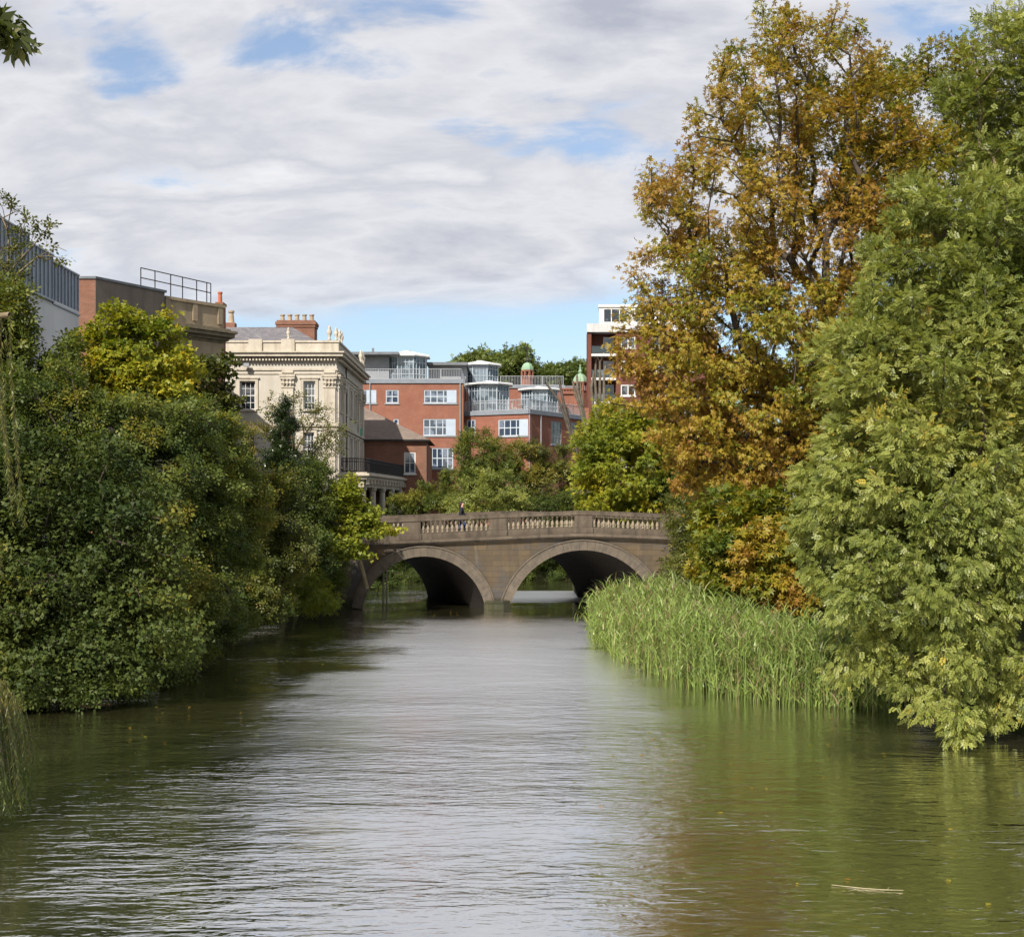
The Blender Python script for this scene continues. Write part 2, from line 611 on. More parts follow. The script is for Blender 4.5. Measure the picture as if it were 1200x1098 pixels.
L_ash = leafmat('ash_leaves', [(0.0, (0.065, 0.09, 0.018)), (0.35, (0.165, 0.195, 0.042)), (0.75, (0.275, 0.295, 0.075)), (0.97, (0.35, 0.335, 0.085)), (1.0, (0.42, 0.3, 0.025))], 0.4, 0.45, 0.35)
L_dark = leafmat('dark_sycamore_leaves', [(0.0, (0.024, 0.042, 0.010)), (0.5, (0.052, 0.074, 0.016)), (0.85, (0.09, 0.11, 0.021)), (1.0, (0.17, 0.155, 0.024))], 0.3, 0.55, 0.2)
L_mid = leafmat('mid_green_leaves', [(0.0, (0.03, 0.052, 0.013)), (0.5, (0.075, 0.102, 0.02)), (0.85, (0.13, 0.15, 0.026)), (1.0, (0.21, 0.18, 0.027))], 0.36, 0.5, 0.22)
L_yel = leafmat('yellow_green_leaves', [(0.0, (0.07, 0.11, 0.012)), (0.45, (0.18, 0.21, 0.02)), (0.8, (0.31, 0.30, 0.024)), (1.0, (0.42, 0.31, 0.02))], 0.42, 0.5, 0.3)
L_olive = leafmat('olive_leaves', [(0.0, (0.035, 0.05, 0.011)), (0.5, (0.085, 0.098, 0.018)), (0.85, (0.14, 0.14, 0.024)), (1.0, (0.21, 0.165, 0.025))], 0.34, 0.5, 0.3)
L_ivy = leafmat('ivy_leaves', [(0.0, (0.01, 0.022, 0.007)), (0.6, (0.025, 0.045, 0.012)), (1.0, (0.05, 0.075, 0.02))], 0.15, 0.32, 0.5)
L_far = leafmat('far_leaves', [(0.0, (0.05, 0.08, 0.02)), (0.5, (0.10, 0.135, 0.03)), (1.0, (0.18, 0.2, 0.045))], 0.35, 0.5, 0.3)
L_willow = leafmat('willow_leaves', [(0.0, (0.03, 0.055, 0.012)), (0.5, (0.09, 0.12, 0.025)), (0.8, (0.2, 0.19, 0.04)), (1.0, (0.3, 0.2, 0.06))], 0.35, 0.45, 0.4)
L_reed = leafmat('reed_blades', [(0.0, (0.19, 0.15, 0.075)), (0.14, (0.17, 0.15, 0.06)), (0.2, (0.10, 0.13, 0.035)), (0.5, (0.155, 0.225, 0.048)), (0.85, (0.23, 0.3, 0.075)), (1.0, (0.31, 0.29, 0.13))], 0.35, 0.45, 0.35)

white_paint = surf('white_paint', (0.6, 0.6, 0.59), (0.5, 0.5, 0.49), 0.5, 2.0)
pale_frame = surf('pale_blue_grey_paint', (0.45, 0.5, 0.55), (0.38, 0.43, 0.49), 0.45, 2.0)
dark_glass = glassy('dark_window_glass', (0.012, 0.015, 0.02))
blue_glass = glassy('blue_window_glass', (0.03, 0.045, 0.075))
pale_glass = glassy('pale_conservatory_glass', (0.12, 0.16, 0.19), 0.12, 0.8)
iron = surf('black_iron', (0.012, 0.012, 0.014), (0.03, 0.025, 0.025), 0.55, 6.0)
grey_metal = surf('grey_metal', (0.2, 0.21, 0.23), (0.27, 0.28, 0.3), 0.45, 3.0, 0.5)
zinc = surf('zinc_roof', (0.42, 0.43, 0.44), (0.55, 0.56, 0.57), 0.4, 1.5, 0.5)
lead = surf('lead_sheet', (0.1, 0.11, 0.125), (0.16, 0.17, 0.185), 0.6, 1.5)
stucco = surf('cream_stucco', (0.465, 0.435, 0.385), (0.385, 0.36, 0.315), 0.85, 0.5, 0.2, 0, 0.25, 9.0, (0.3, 0.25, 0.19), 0.55, True)
stucco_trim = surf('cream_moulding', (0.49, 0.445, 0.375), (0.38, 0.34, 0.28), 0.85, 1.3, 0.2, 0, 0.3, 9.0, (0.24, 0.2, 0.15), 0.6, True)
slate = masonry('slate_roof', (0.13, 0.125, 0.14), (0.2, 0.185, 0.19), (0.06, 0.06, 0.065), 0.35, 0.25, 0.7, 0.012)
tile_roof = masonry('brown_tile_roof', (0.17, 0.135, 0.115), (0.22, 0.175, 0.15), (0.09, 0.07, 0.06), 0.3, 0.2, 0.85, 0.012)
red_brick = masonry('orange_red_brick', (0.31, 0.11, 0.068), (0.23, 0.08, 0.052), (0.28, 0.19, 0.15), 0.225, 0.075, stain=(0.2, 0.085, 0.06), stain_amt=0.45)
old_brick = masonry('old_red_brick', (0.26, 0.10, 0.062), (0.19, 0.075, 0.05), (0.25, 0.2, 0.16), 0.225, 0.075, stain=(0.12, 0.07, 0.05), stain_amt=0.4)
dark_brick = masonry('dark_red_brick', (0.17, 0.055, 0.04), (0.13, 0.045, 0.035), (0.15, 0.1, 0.08), 0.225, 0.075)

# ------------------------------------------------------------------ camera, world, sun
cam = bpy.data.cameras.new('camera')
cam.sensor_width = 36.0
cam.lens = FPX / 1200.0 * 36.0
cam.shift_y = (HY - 549.0) / 1200.0
cam.clip_end = 6000.0
camo = bpy.data.objects.new('camera', cam)
COL.objects.link(camo)
camo.location = (0, 0, CAMZ)
camo.rotation_euler = (PI / 2, 0, 0)
SC.camera = camo

SUN = np.array((-0.36, -0.66, 0.70)); SUN /= np.linalg.norm(SUN)
sl = bpy.data.lights.new('sun', 'SUN')
sl.energy = 4.6
sl.angle = math.radians(0.6)
sl.color = (1.0, 0.93, 0.82)
so = bpy.data.objects.new('sun', sl)
COL.objects.link(so)
from mathutils import Vector
so.rotation_euler = Vector(tuple(-SUN)).to_track_quat('-Z', 'Y').to_euler()
so.location = (-40, -30, 60)

w = bpy.data.worlds.new('World')
SC.world = w
w.use_nodes = True
n = w.node_tree
n.nodes.clear()
wo = node(n, 'ShaderNodeOutputWorld')
sky = node(n, 'ShaderNodeTexSky')
sky.sky_type = 'NISHITA'
sky.sun_disc = False
sky.sun_elevation = math.asin(SUN[2])
sky.sun_rotation = math.atan2(SUN[0], SUN[1])
sky.air_density = 1.0
sky.dust_density = 1.6
sky.ozone_density = 1.6
bg1 = node(n, 'ShaderNodeBackground')
bg1.inputs[1].default_value = 0.10
n.links.new(sky.outputs[0], bg1.inputs[0])
tc = node(n, 'ShaderNodeTexCoord')
sep = node(n, 'ShaderNodeSeparateXYZ')
n.links.new(tc.outputs['Generated'], sep.inputs[0])
zc = math_(n, 'MAXIMUM', sep.outputs[2], 0.0)
den = math_(n, 'ADD', zc, 0.26)
cmb = node(n, 'ShaderNodeCombineXYZ')
n.links.new(math_(n, 'DIVIDE', sep.outputs[0], den), cmb.inputs[0])
n.links.new(math_(n, 'DIVIDE', sep.outputs[1], den), cmb.inputs[1])
mpc = node(n, 'ShaderNodeMapping')
mpc.inputs['Scale'].default_value = (0.62, 1.0, 1.0)
mpc.inputs['Rotation'].default_value = (0, 0, 0.12)
n.links.new(cmb.outputs[0], mpc.inputs['Vector'])
n1 = noise(n, mpc.outputs[0], 4.6, 9.0, 0.6, 0.3)
n2 = noise(n, mpc.outputs[0], 2.5, 8.0, 0.5, 0.2)
# cover: full overhead, thinning to clear under about nine degrees
lo = ramp(n, sep.outputs[2], [(0.125, 0.0), (0.172, 1.0)])
hi = math_(n, 'MULTIPLY', ramp(n, sep.outputs[2], [(0.27, 0.0), (0.36, 1.0)]), -0.045)
cov = math_(n, 'ADD', math_(n, 'ADD', math_(n, 'MULTIPLY', math_(n, 'SUBTRACT', n1, 0.5), 2.2), 0.72), hi)
def hole(px, py, wx, wy, amt):
    v = np.array(((px - CX) / FPX, 1.0, (HY - py) / FPX)); v /= np.linalg.norm(v)
    dx = math_(n, 'DIVIDE', math_(n, 'SUBTRACT', sep.outputs[0], float(v[0])), wx / FPX)
    dz = math_(n, 'DIVIDE', math_(n, 'SUBTRACT', sep.outputs[2], float(v[2])), wy / FPX)
    d = math_(n, 'ADD', math_(n, 'MULTIPLY', dx, dx), math_(n, 'MULTIPLY', dz, dz))
    return math_(n, 'MULTIPLY', math_(n, 'MAXIMUM', math_(n, 'SUBTRACT', 1.0, d), 0.0), amt)
for h in ((95, 40, 120, 66, -0.36), (165, 85, 64, 54, -0.34), (300, 42, 80, 38, -0.36), (530, 152, 80, 28, -0.34), (665, 172, 120, 32, -0.4), (1080, 25, 180, 60, -0.45), (500, 8, 90, 26, -0.24), (390, 10, 70, 26, -0.22)):
    cov = math_(n, 'ADD', cov, hole(*h))
mask = ramp(n, cov, [(0.14, 0.12), (0.52, 1.0)], 'EASE')
edge = math_(n, 'ADD', sep.outputs[2], math_(n, 'MULTIPLY', math_(n, 'SUBTRACT', n2, 0.5), 0.05))
edge = math_(n, 'ADD', edge, math_(n, 'MULTIPLY', math_(n, 'SUBTRACT', n1, 0.5), 0.05))
edge = math_(n, 'SUBTRACT', edge, math_(n, 'MULTIPLY', sep.outputs[0], 0.04))
lo = ramp(n, edge, [(0.145, 0.0), (0.172, 0.9), (0.2, 1.0)], 'EASE')
mask = math_(n, 'MULTIPLY', mask, lo)
shade = math_(n, 'ADD', math_(n, 'MULTIPLY', n2, 0.6), math_(n, 'MULTIPLY', n1, 0.4))
ccol = ramp(n, shade, [(0.36, (0.93, 0.93, 0.945)), (0.455, (0.64, 0.655, 0.72)), (0.515, (0.79, 0.795, 0.835)), (0.62, (0.48, 0.505, 0.595))])
bg2 = node(n, 'ShaderNodeBackground')
n.links.new(ccol, bg2.inputs[0])
bg2.inputs[1].default_value = 0.56
ms = node(n, 'ShaderNodeMixShader')
n.links.new(mask, ms.inputs[0])
n.links.new(bg1.outputs[0], ms.inputs[1])
n.links.new(bg2.outputs[0], ms.inputs[2])
n.links.new(ms.outputs[0], wo.inputs[0])

SC.view_settings.view_transform = 'Standard'
SC.view_settings.look = 'None'
SC.view_settings.exposure = 0.85
SC.view_settings.gamma = 1.0
SC.view_settings.use_curve_mapping = False
SC.render.engine = 'CYCLES'
SC.cycles.max_bounces = 6
SC.cycles.diffuse_bounces = 3
SC.cycles.glossy_bounces = 3
SC.cycles.transmission_bounces = 4
SC.cycles.sample_clamp_indirect = 4.0
SC.cycles.use_denoising = True

# ------------------------------------------------------------------ ground and water
def lin(y, pts):
    return np.interp(y, [p[0] for p in pts], [p[1] for p in pts])


LEFT = [(-60, -12), (10, -10.8), (30, -11.6), (45, -11.2), (58, -9.8), (62, -7.6), (75, -11.6), (84, -13), (88, -13), (89, -13)]
RIGHT = [(-60, 13), (24, 11.5), (29.5, 10.0), (34, 8.7), (45, 7.2), (50, 6.6), (58, 7.4), (62, 7.2), (75, 3.9), (84, 4.6), (88, 5.0), (89, 5)]


def ground_h(x, y):
    l, r = lin(y, LEFT), lin(y, RIGHT)
    d = np.where(y > 88.5, (y - 88.0) + 0.0 * x, np.maximum(l - x, x - r))
    h = np.where(d < 0, np.maximum(-1.5, d * 0.8), np.minimum(3.4, d * 0.55))
    br = (y > 60.5) & (y < 73) & (d > 1.8)
    h = np.where(br, np.minimum(3.3, 3.3), h)
    return h


xs = np.concatenate([[-2500, -900, -300, -120, -70], np.arange(-45, 45.1, 1.0), [70, 120, 300, 900, 2500]])
ys = np.concatenate([[-900, -200, -60], np.arange(-20, 130.1, 1.0), [150, 200, 320, 700, 1500, 3000]])
GX, GY = np.meshgrid(xs, ys)
g0 = np.random.default_rng(3)
GZ = ground_h(GX, GY) + g0.normal(0, 0.04, GX.shape)
V = np.stack([GX, GY, GZ], -1).reshape(-1, 3)
nx_, ny_ = len(xs), len(ys)
F = []
for j in range(ny_ - 1):
    for i in range(nx_ - 1):
        a = j * nx_ + i
        F.append((a, a + 1, a + nx_ + 1, a + nx_))
me = bpy.data.meshes.new('ground')
me.from_pydata(V.tolist(), [], F)
soil = surf('earth_and_ground_cover', (0.022, 0.03, 0.010), (0.03, 0.028, 0.015), 0.95, 1.2, 0.05, 0, 0.6, 6.0, (0.014, 0.012, 0.008), 0.7)
setp(link_mesh('ground', me, soil), kind='structure')


def water_mat():
    m, n = nt('murky_river_water')
    out = node(n, 'ShaderNodeOutputMaterial')
    tc = node(n, 'ShaderNodeTexCoord')
    def mapped(sx, sy, rot=0.0):
        mp = node(n, 'ShaderNodeMapping')
        mp.inputs['Scale'].default_value = (sx, sy, 1)
        mp.inputs['Rotation'].default_value = (0, 0, rot)
        n.links.new(tc.outputs['Object'], mp.inputs['Vector'])
        return mp.outputs[0]
    w1 = noise(n, mapped(0.8, 2.3, 0.08), 1.0, 2.0, 0.5, 0.4)
    w2 = noise(n, mapped(2.2, 6.5, -0.12), 1.0, 3.0, 0.55, 0.5)
    w3 = noise(n, mapped(0.14, 0.3), 1.0, 2.0, 0.5)
    amp = ramp(n, w3, [(0.34, 0.3), (0.5, 0.8), (0.66, 1.3)])
    h = math_(n, 'ADD', math_(n, 'MULTIPLY', w1, 0.46), math_(n, 'MULTIPLY', w2, 0.32))
    h = math_(n, 'MULTIPLY', h, amp)
    bp = node(n, 'ShaderNodeBump')
    bp.inputs['Strength'].default_value = 1.0
    bp.inputs['Distance'].default_value = WAVE
    n.links.new(h, bp.inputs['Height'])
    mud = noise(n, mapped(0.05, 0.1), 1.0, 3.0)
    d = node(n, 'ShaderNodeBsdfDiffuse')
    n.links.new(mixc(n, mud, (0.06, 0.056, 0.024), (0.045, 0.044, 0.02)), d.inputs['Color'])
    gl = node(n, 'ShaderNodeBsdfGlossy')
    sp = node(n, 'ShaderNodeSeparateXYZ')
    n.links.new(tc.outputs['Object'], sp.inputs[0])
    wob = noise(n, mapped(0.12, 0.2), 1.0, 4.0, 0.6, 0.5)
    wx = math_(n, 'SUBTRACT', math_(n, 'ABSOLUTE', math_(n, 'ADD', sp.outputs[0], 0.8)), math_(n, 'MULTIPLY', math_(n, 'SUBTRACT', wob, 0.5), 9.0))
    ruf = ramp(n, math_(n, 'DIVIDE', wx, 10.0), [(0.34, 1.0), (0.62, 0.0)], 'EASE')
    far = ramp(n, math_(n, 'DIVIDE', math_(n, 'ADD', sp.outputs[1], math_(n, 'MULTIPLY', wob, 8.0)), 100.0), [(0.58, 1.0), (0.64, 0.0)], 'EASE')
    b1 = ramp(n, math_(n, 'DIVIDE', sp.outputs[1], 100.0), [(0.655, 0.0), (0.675, 1.0), (0.75, 1.0), (0.78, 0.0)], 'EASE')
    b1 = math_(n, 'MULTIPLY', b1, ramp(n, math_(n, 'DIVIDE', math_(n, 'ADD', sp.outputs[0], 10.0), 20.0), [(0.42, 0.0), (0.47, 1.0)]))
    ruf = math_(n, 'ADD', math_(n, 'MULTIPLY', ruf, far), math_(n, 'MULTIPLY', b1, 1.6))
    n.links.new(math_(n, 'ADD', 0.03, math_(n, 'MULTIPLY', ruf, ramp(n, math_(n, 'DIVIDE', sp.outputs[1], 100.0), [(0.16, RUFFLE * 0.6), (0.36, RUFFLE * 2.7)]))), gl.inputs['Roughness'])
    gl.inputs['Color'].default_value = (0.95, 0.95, 0.95, 1)
    n.links.new(bp.outputs[0], gl.inputs['Normal'])
    fr = node(n, 'ShaderNodeFresnel')
    fr.inputs['IOR'].default_value = 1.8
    n.links.new(bp.outputs[0], fr.inputs['Normal'])
    ms = node(n, 'ShaderNodeMixShader')
    n.links.new(math_(n, 'ADD', 0.74, math_(n, 'MULTIPLY', fr.outputs[0], 0.25)), ms.inputs[0])
    n.links.new(d.outputs[0], ms.inputs[1])
    n.links.new(gl.outputs[0], ms.inputs[2])
    n.links.new(ms.outputs[0], out.inputs[0])
    return m


WAVE = 0.088
RUFFLE = 0.095
f = MB()
f.poly([(-45, -60, 0), (45, -60, 0), (45, 95, 0), (-45, 95, 0)])
setp(f.build('water', water_mat()), kind='structure')

# ------------------------------------------------------------------ the stone bridge
BY0, BY1, SK, AP = 62.0, 71.0, -3.4, 3.45
bridge_stone = masonry('weathered_shade_toned_stone', (0.108, 0.08, 0.05), (0.066, 0.053, 0.039), (0.075, 0.062, 0.047), 0.62, 0.26, 0.9, 0.008, (0.062, 0.059, 0.058), 0.9, 0.7, 0.4, True)  # bridge and parapet tones lowered to hold the front's shade; stains are wear
ring_stone = surf('grey_arch_stone', (0.085, 0.07, 0.055), (0.115, 0.094, 0.073), 0.9, 1.6, 0.2, 0, 0.5, 10.0, (0.055, 0.05, 0.045), 0.8)
parapet_stone = surf('parapet_stone', (0.07, 0.055, 0.042), (0.115, 0.092, 0.07), 0.9, 1.6, 0.2, 0, 0.5, 12.0, (0.035, 0.03, 0.024), 0.85, True)
baluster_stone = surf('pale_baluster_stone', (0.26, 0.215, 0.155), (0.15, 0.125, 0.095), 0.9, 2.0, 0.2, 0, 0.3, 14.0)
vault_stone = masonry('vault_brick', (0.016, 0.013, 0.011), (0.012, 0.01, 0.008), (0.011, 0.009, 0.008), 0.4, 0.12)  # near-black base tone carries the shade inside the arches
TB = Thing('stone_bridge', 'old stone river bridge with three arches and a balustraded parapet', 'bridge', (AP, BY0, 0))
ARCH = [(-4.26, 2.98, 2.56), (3.45, 3.57, 2.86), (11.16, 2.98, 2.56)]


def ctop(x): return 4.79 - 0.042 * math.sqrt((x - AP) ** 2 + 0.3)


def arch_z(x):
    for c, a, h in ARCH:
        if abs(x - c) < a:
            R = (a * a + h * h) / (2 * h)
            return h - R + math.sqrt(R * R - (x - c) ** 2)
    return -1.3


bx = sorted({*np.round(np.arange(-11, 18.01, 0.2), 3), *[c + s * a for c, a, h in ARCH for s in (-1, 1)], *[c + s * a * math.sin(t) for c, a, h in ARCH for s in (-1, 1) for t in np.linspace(0.2, 1.57, 14)]})
for yy, sk, nm in ((BY0, 0.0, 'front'), (BY1, SK, 'back')):
    f = MB()
    for a, b in zip(bx[:-1], bx[1:]):
        m = (a + b) / 2
        inside = any(abs(m - c) < h_ for c, h_, _ in ARCH)
        za = arch_z(a) if inside and arch_z(a) > -1 else (0.0 if inside else -1.3)
        zb = arch_z(b) if inside and arch_z(b) > -1 else (0.0 if inside else -1.3)
        q = [(a + sk, yy, za), (b + sk, yy, zb), (b + sk, yy, ctop(b) - 1.3), (a + sk, yy, ctop(a) - 1.3)]
        f.poly(q if nm == 'front' else q[::-1])
    if nm == 'front':
        f.poly([(-11, BY0, -1), (-11 + SK, BY1, -1), (-11 + SK, BY1, 2.8), (-11, BY0, 2.8)])
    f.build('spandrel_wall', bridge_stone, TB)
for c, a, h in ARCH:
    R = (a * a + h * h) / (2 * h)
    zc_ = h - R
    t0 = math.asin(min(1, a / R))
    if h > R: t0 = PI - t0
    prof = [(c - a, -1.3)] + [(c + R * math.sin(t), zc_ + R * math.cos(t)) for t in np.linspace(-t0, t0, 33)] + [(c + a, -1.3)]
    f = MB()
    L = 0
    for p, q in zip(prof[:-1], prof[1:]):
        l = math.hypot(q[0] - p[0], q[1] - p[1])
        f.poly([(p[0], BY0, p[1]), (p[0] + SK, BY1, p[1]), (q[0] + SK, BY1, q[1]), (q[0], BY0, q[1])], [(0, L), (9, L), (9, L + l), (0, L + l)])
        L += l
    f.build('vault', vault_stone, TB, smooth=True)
    f = MB()
    nv = 27
    for k in range(nv):
        ta, tb = -t0 + 2 * t0 * k / nv + 0.0012, -t0 + 2 * t0 * (k + 1) / nv - 0.0012
        pr = 0.06 + 0.006 * rng.random()
        r1 = R + 0.43 + 0.02 * rng.random()
        pt = lambda r, t, y: (c + r * math.sin(t), y, zc_ + r * math.cos(t))
        A_, B_, C_, D_ = (R - 0.004, ta), (R - 0.004, tb), (r1, tb), (r1, ta)
        fr_, bk = BY0 - pr, BY0 + 0.1
        f.poly([pt(*p, fr_) for p in (A_, B_, C_, D_)])
        for p, q in ((A_, B_), (B_, C_), (C_, D_), (D_, A_)):
            f.poly([pt(*p, fr_), pt(*p, bk), pt(*q, bk), pt(*q, fr_)])
    # hood mould above the ring
    for k in range(40):
        ta, tb = -t0 + 2 * t0 * k / 40, -t0 + 2 * t0 * (k + 1) / 40
        pt = lambda r, t, y: (c + r * math.sin(t), y, zc_ + r * math.cos(t))
        f.poly([pt(R + 0.45, ta, BY0 - 0.1), pt(R + 0.45, tb, BY0 - 0.1), pt(R + 0.52, tb, BY0 - 0.1), pt(R + 0.52, ta, BY0 - 0.1)])
        f.poly([pt(R + 0.45, ta, BY0 - 0.1), pt(R + 0.45, ta, BY0), pt(R + 0.45, tb, BY0), pt(R + 0.45, tb, BY0 - 0.1)])
        f.poly([pt(R + 0.52, ta, BY0 - 0.1), pt(R + 0.52, tb, BY0 - 0.1), pt(R + 0.52, tb, BY0), pt(R + 0.52, ta, BY0)])
    f.build('arch_ring', ring_stone, TB)
for xa, xb in ((-1.36, -0.04), (6.94, 8.26)):
    f = MB()
    m = (xa + xb) / 2
    f.prism([(xa, BY0 + 0.3), (xa, BY0 - 0.12), (m - 0.3, BY0 - 0.42), (m + 0.3, BY0 - 0.42), (xb, BY0 - 0.12), (xb, BY0 + 0.3)], -1.2, 0.28)
    f.prism([(xa + 0.06, BY0 + 0.3), (xa + 0.06, BY0 - 0.08), (m - 0.26, BY0 - 0.3), (m + 0.26, BY0 - 0.3), (xb - 0.06, BY0 - 0.08), (xb - 0.06, BY0 + 0.3)], 0.28, 0.42)
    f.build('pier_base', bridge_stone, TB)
f = MB()
f.prism([(3.62, BY1 - 0.3), (4.4, BY1 - 0.3), (5.4, 77.5), (3.68, 77.5)], -1.2, 1.35)
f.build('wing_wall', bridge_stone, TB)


def strip(f, xa, xb, y0, y1, dz0, dz1, sk=0.0, step=0.5):
    m = max(1, int(math.ceil((xb - xa) / step)))
    for i in range(m):
        a, b = xa + (xb - xa) * i / m, xa + (xb - xa) * (i + 1) / m
        za, zb = ctop(a), ctop(b)
        a, b = a + sk, b + sk
        c = [(a, y0, za + dz0), (b, y0, zb + dz0), (b, y1, zb + dz0), (a, y1, za + dz0), (a, y0, za + dz1), (b, y0, zb + dz1), (b, y1, zb + dz1), (a, y1, za + dz1)]
        for q in ((0, 1, 5, 4), (2, 3, 7, 6), (4, 5, 6, 7), (3, 2, 1, 0)): f.poly([c[k] for k in q])
        if i == 0: f.poly([c[k] for k in (3, 0, 4, 7)])
        if i == m - 1: f.poly([c[k] for k in (1, 2, 6, 5)])


PED = [AP + 4.15 * k for k in range(-3, 4)]
balm = MB()
prof = [(0.075, 0.0), (0.075, 0.05), (0.045, 0.07), (0.06, 0.11), (0.085, 0.18), (0.075, 0.25), (0.04, 0.34), (0.035, 0.39), (0.055, 0.41), (0.035, 0.43), (0.045, 0.5), (0.075, 0.52), (0.075, 0.58)]
balm.lathe((0, 0, 0), prof, 8)
bal_me = None
for yy, sk, near in ((BY0, 0.0, True), (BY1 - 0.38, SK, False)):
    xa, xb = -10.9, 17.8
    f = MB()
    strip(f, xa, xb, yy - 0.16 if near else yy, yy + 0.42 if near else yy + 0.54, -1.32, -1.24, sk)      # string course, two steps
    strip(f, xa, xb, yy - 0.24 if near else yy, yy + 0.42 if near else yy + 0.62, -1.236, -1.1, sk)
    strip(f, xa, xb, yy, yy + 0.38, -1.096, -0.8, sk)                                                      # plinth
    strip(f, xa, xb, yy - 0.06, yy + 0.44, -0.2, -0.06, sk)                                               # coping
    strip(f, xa, xb, yy - 0.03, yy + 0.41, -0.056, 0.0, sk)
    for p in PED:
        w_ = 0.42
        strip(f, p - w_, p + w_, yy - 0.025, yy + 0.4, -0.796, -0.204, sk)
        strip(f, p - w_ - 0.05, p + w_ + 0.05, yy - 0.06, yy + 0.43, -1.09, -0.8, sk)
    par_o = f.build('parapet', parapet_stone, TB)
    if near:
        first = None
        for p, q in zip(PED[:-1], PED[1:]):
            if q > 12: continue
            for i in range(14):
                x = p + 0.42 + (q - p - 0.84) * (i + 0.5) / 14
                if first is None:
                    first = balm.build('baluster', baluster_stone, parent=par_o, smooth=True, org=np.zeros(3))
                    o = first
                else:
                    o = first.copy(); COL.objects.link(o); o.parent = par_o
                o.location = (x - AP, yy + 0.19 - BY0, ctop(x) - 0.79)
    else:
        f = MB()
        for p, q in zip(PED[:-1], PED[1:]):
            for i in range(14):
                x = p + 0.42 + (q - p - 0.84) * (i + 0.5) / 14
                f.lathe((x + sk, yy + 0.19, ctop(x) - 0.79), prof, 6)
        o = f.build('balustrade_infill', baluster_stone, TB, parent=par_o)
        o['kind'] = 'stuff'
# deck: pavements and carriageway as one hump
asph = surf('asphalt', (0.05, 0.05, 0.052), (0.065, 0.063, 0.06), 0.9, 4.0, 0.2)
flag = surf('paving_stone', (0.2, 0.19, 0.17), (0.25, 0.23, 0.2), 0.9, 2.0, 0.2)
for nm, y0, y1, dz, mt in (('road', BY0 + 2.4, BY1 - 2.4, -1.18, asph), ('pavement', BY0 + 0.40, BY0 + 2.4, -1.05, flag), ('pavement', BY1 - 2.4, BY1 - 0.40, -1.05, flag)):
    f = MB()
    s0, s1 = SK * (y0 - BY0) / 9, SK * (y1 - BY0) / 9
    N_ = 60
    for i in range(N_):
        a, b = -10.9 + 28.7 * i / N_, -10.9 + 28.7 * (i + 1) / N_
        f.poly([(a + s0, y0, ctop(a) + dz), (b + s0, y0, ctop(b) + dz), (b + s1, y1, ctop(b) + dz), (a + s1, y1, ctop(a) + dz)])
        if nm == 'pavement':
            for yk, sk_ in ((y0, s0), (y1, s1)):
                f.poly([(a + sk_, yk, ctop(a) + dz - 0.15), (b + sk_, yk, ctop(b) + dz - 0.15), (b + sk_, yk, ctop(b) + dz), (a + sk_, yk, ctop(a) + dz)])
    setp(f.build(nm, mt), kind='structure')

# ------------------------------------------------------------------ cream stucco house
TS = Thing('stucco_house', 'tall cream stucco house with sash windows, dentil cornice and brick chimney', 'house', (-17, 95, 3.0))
a0, a1, a2 = (-26.5, 95.0), (-13.0, 95.0), (-13.0, 111.6)
wo_ = [opn(a0, a1, 281.4, 299, 447, 480), opn(a0, a1, 356, 369.3, 447, 480), opn(a0, a1, 280.5, 298, 507, 546), opn(a0, a1, 355.5, 368, 507, 546), opn(a0, a1, 218, 236, 447, 480)]
zu0, zu1, zl0, zl1 = wo_[0][2], wo_[0][3], wo_[2][2], wo_[2][3]
so_ = [(1.6 + 3.0 * i, 2.7 + 3.0 * i, z0, z1) for i in range(5) for z0, z1 in ((zu0, zu1), (zl0, zl1))]
f = MB()
facade(f, a0, a1, 3.0, 16.3, wo_, 0.22)
facade(f, a1, a2, 3.0, 16.3, so_, 0.22)
f.poly([(-13, 111.6, 3), (-26.5, 111.6, 3), (-26.5, 111.6, 16.3), (-13, 111.6, 16.3)])
f.poly([(-26.5, 111.6, 3), (-26.5, 95, 3), (-26.5, 95, 16.3), (-26.5, 111.6, 16.3)])
f.poly([(-26.5, 95, 16.3), (-13, 95, 16.3), (-13, 111.6, 16.3), (-26.5, 111.6, 16.3)])
f.build('wall', stucco, TS)


def band(f, z0, z1, pr, gap=0.0):
    """a moulding round the two seen sides, projecting pr"""
    f.prism([(-26.5, 95 - pr), (-13 + pr, 95 - pr), (-13 + pr, 111.6 + pr), (-13 - 0.02, 111.6 + pr), (-13.02, 95.02), (-26.5, 95.02)], z0, z1)


f = MB()
band(f, 16.05, 16.2, 0.14); band(f, 16.204, 16.45, 0.5); band(f, 16.454, 16.56, 0.62)
band(f, 15.2, 15.32, 0.08); band(f, 14.93, 15.0, 0.06); band(f, 11.05, 11.3, 0.14); band(f, 10.78, 10.9, 0.08); band(f, 7.4, 7.6, 0.12)
for i in range(56): f.obox((-26.4 + i * 0.24, 94.66), (1, 0), 0.12, 0.33, 15.9, 16.046)
for i in range(68): f.obox((-12.99, 95.1 + i * 0.24), (1, 0), 0.33, 0.12, 15.9, 16.046)
f.build('cornice', stucco_trim, TS)
f = MB()
f.prism([(-26.5, 94.85), (-12.85, 94.85), (-12.85, 111.75), (-13.2, 111.75), (-13.2, 95.25), (-26.5, 95.25)], 16.564, 17.25)
f.prism([(-26.5, 94.78), (-12.78, 94.78), (-12.78, 111.8), (-13.25, 111.8), (-13.25, 95.3), (-26.5, 95.3)], 17.254, 17.4)
for px in (300, 338): f.obox((X_(px, 95) - 0.5, 94.72), (1, 0), 1.0, 0.5, 16.568, 17.5)
f.build('roof_parapet', stucco_trim, TS)
f = MB()
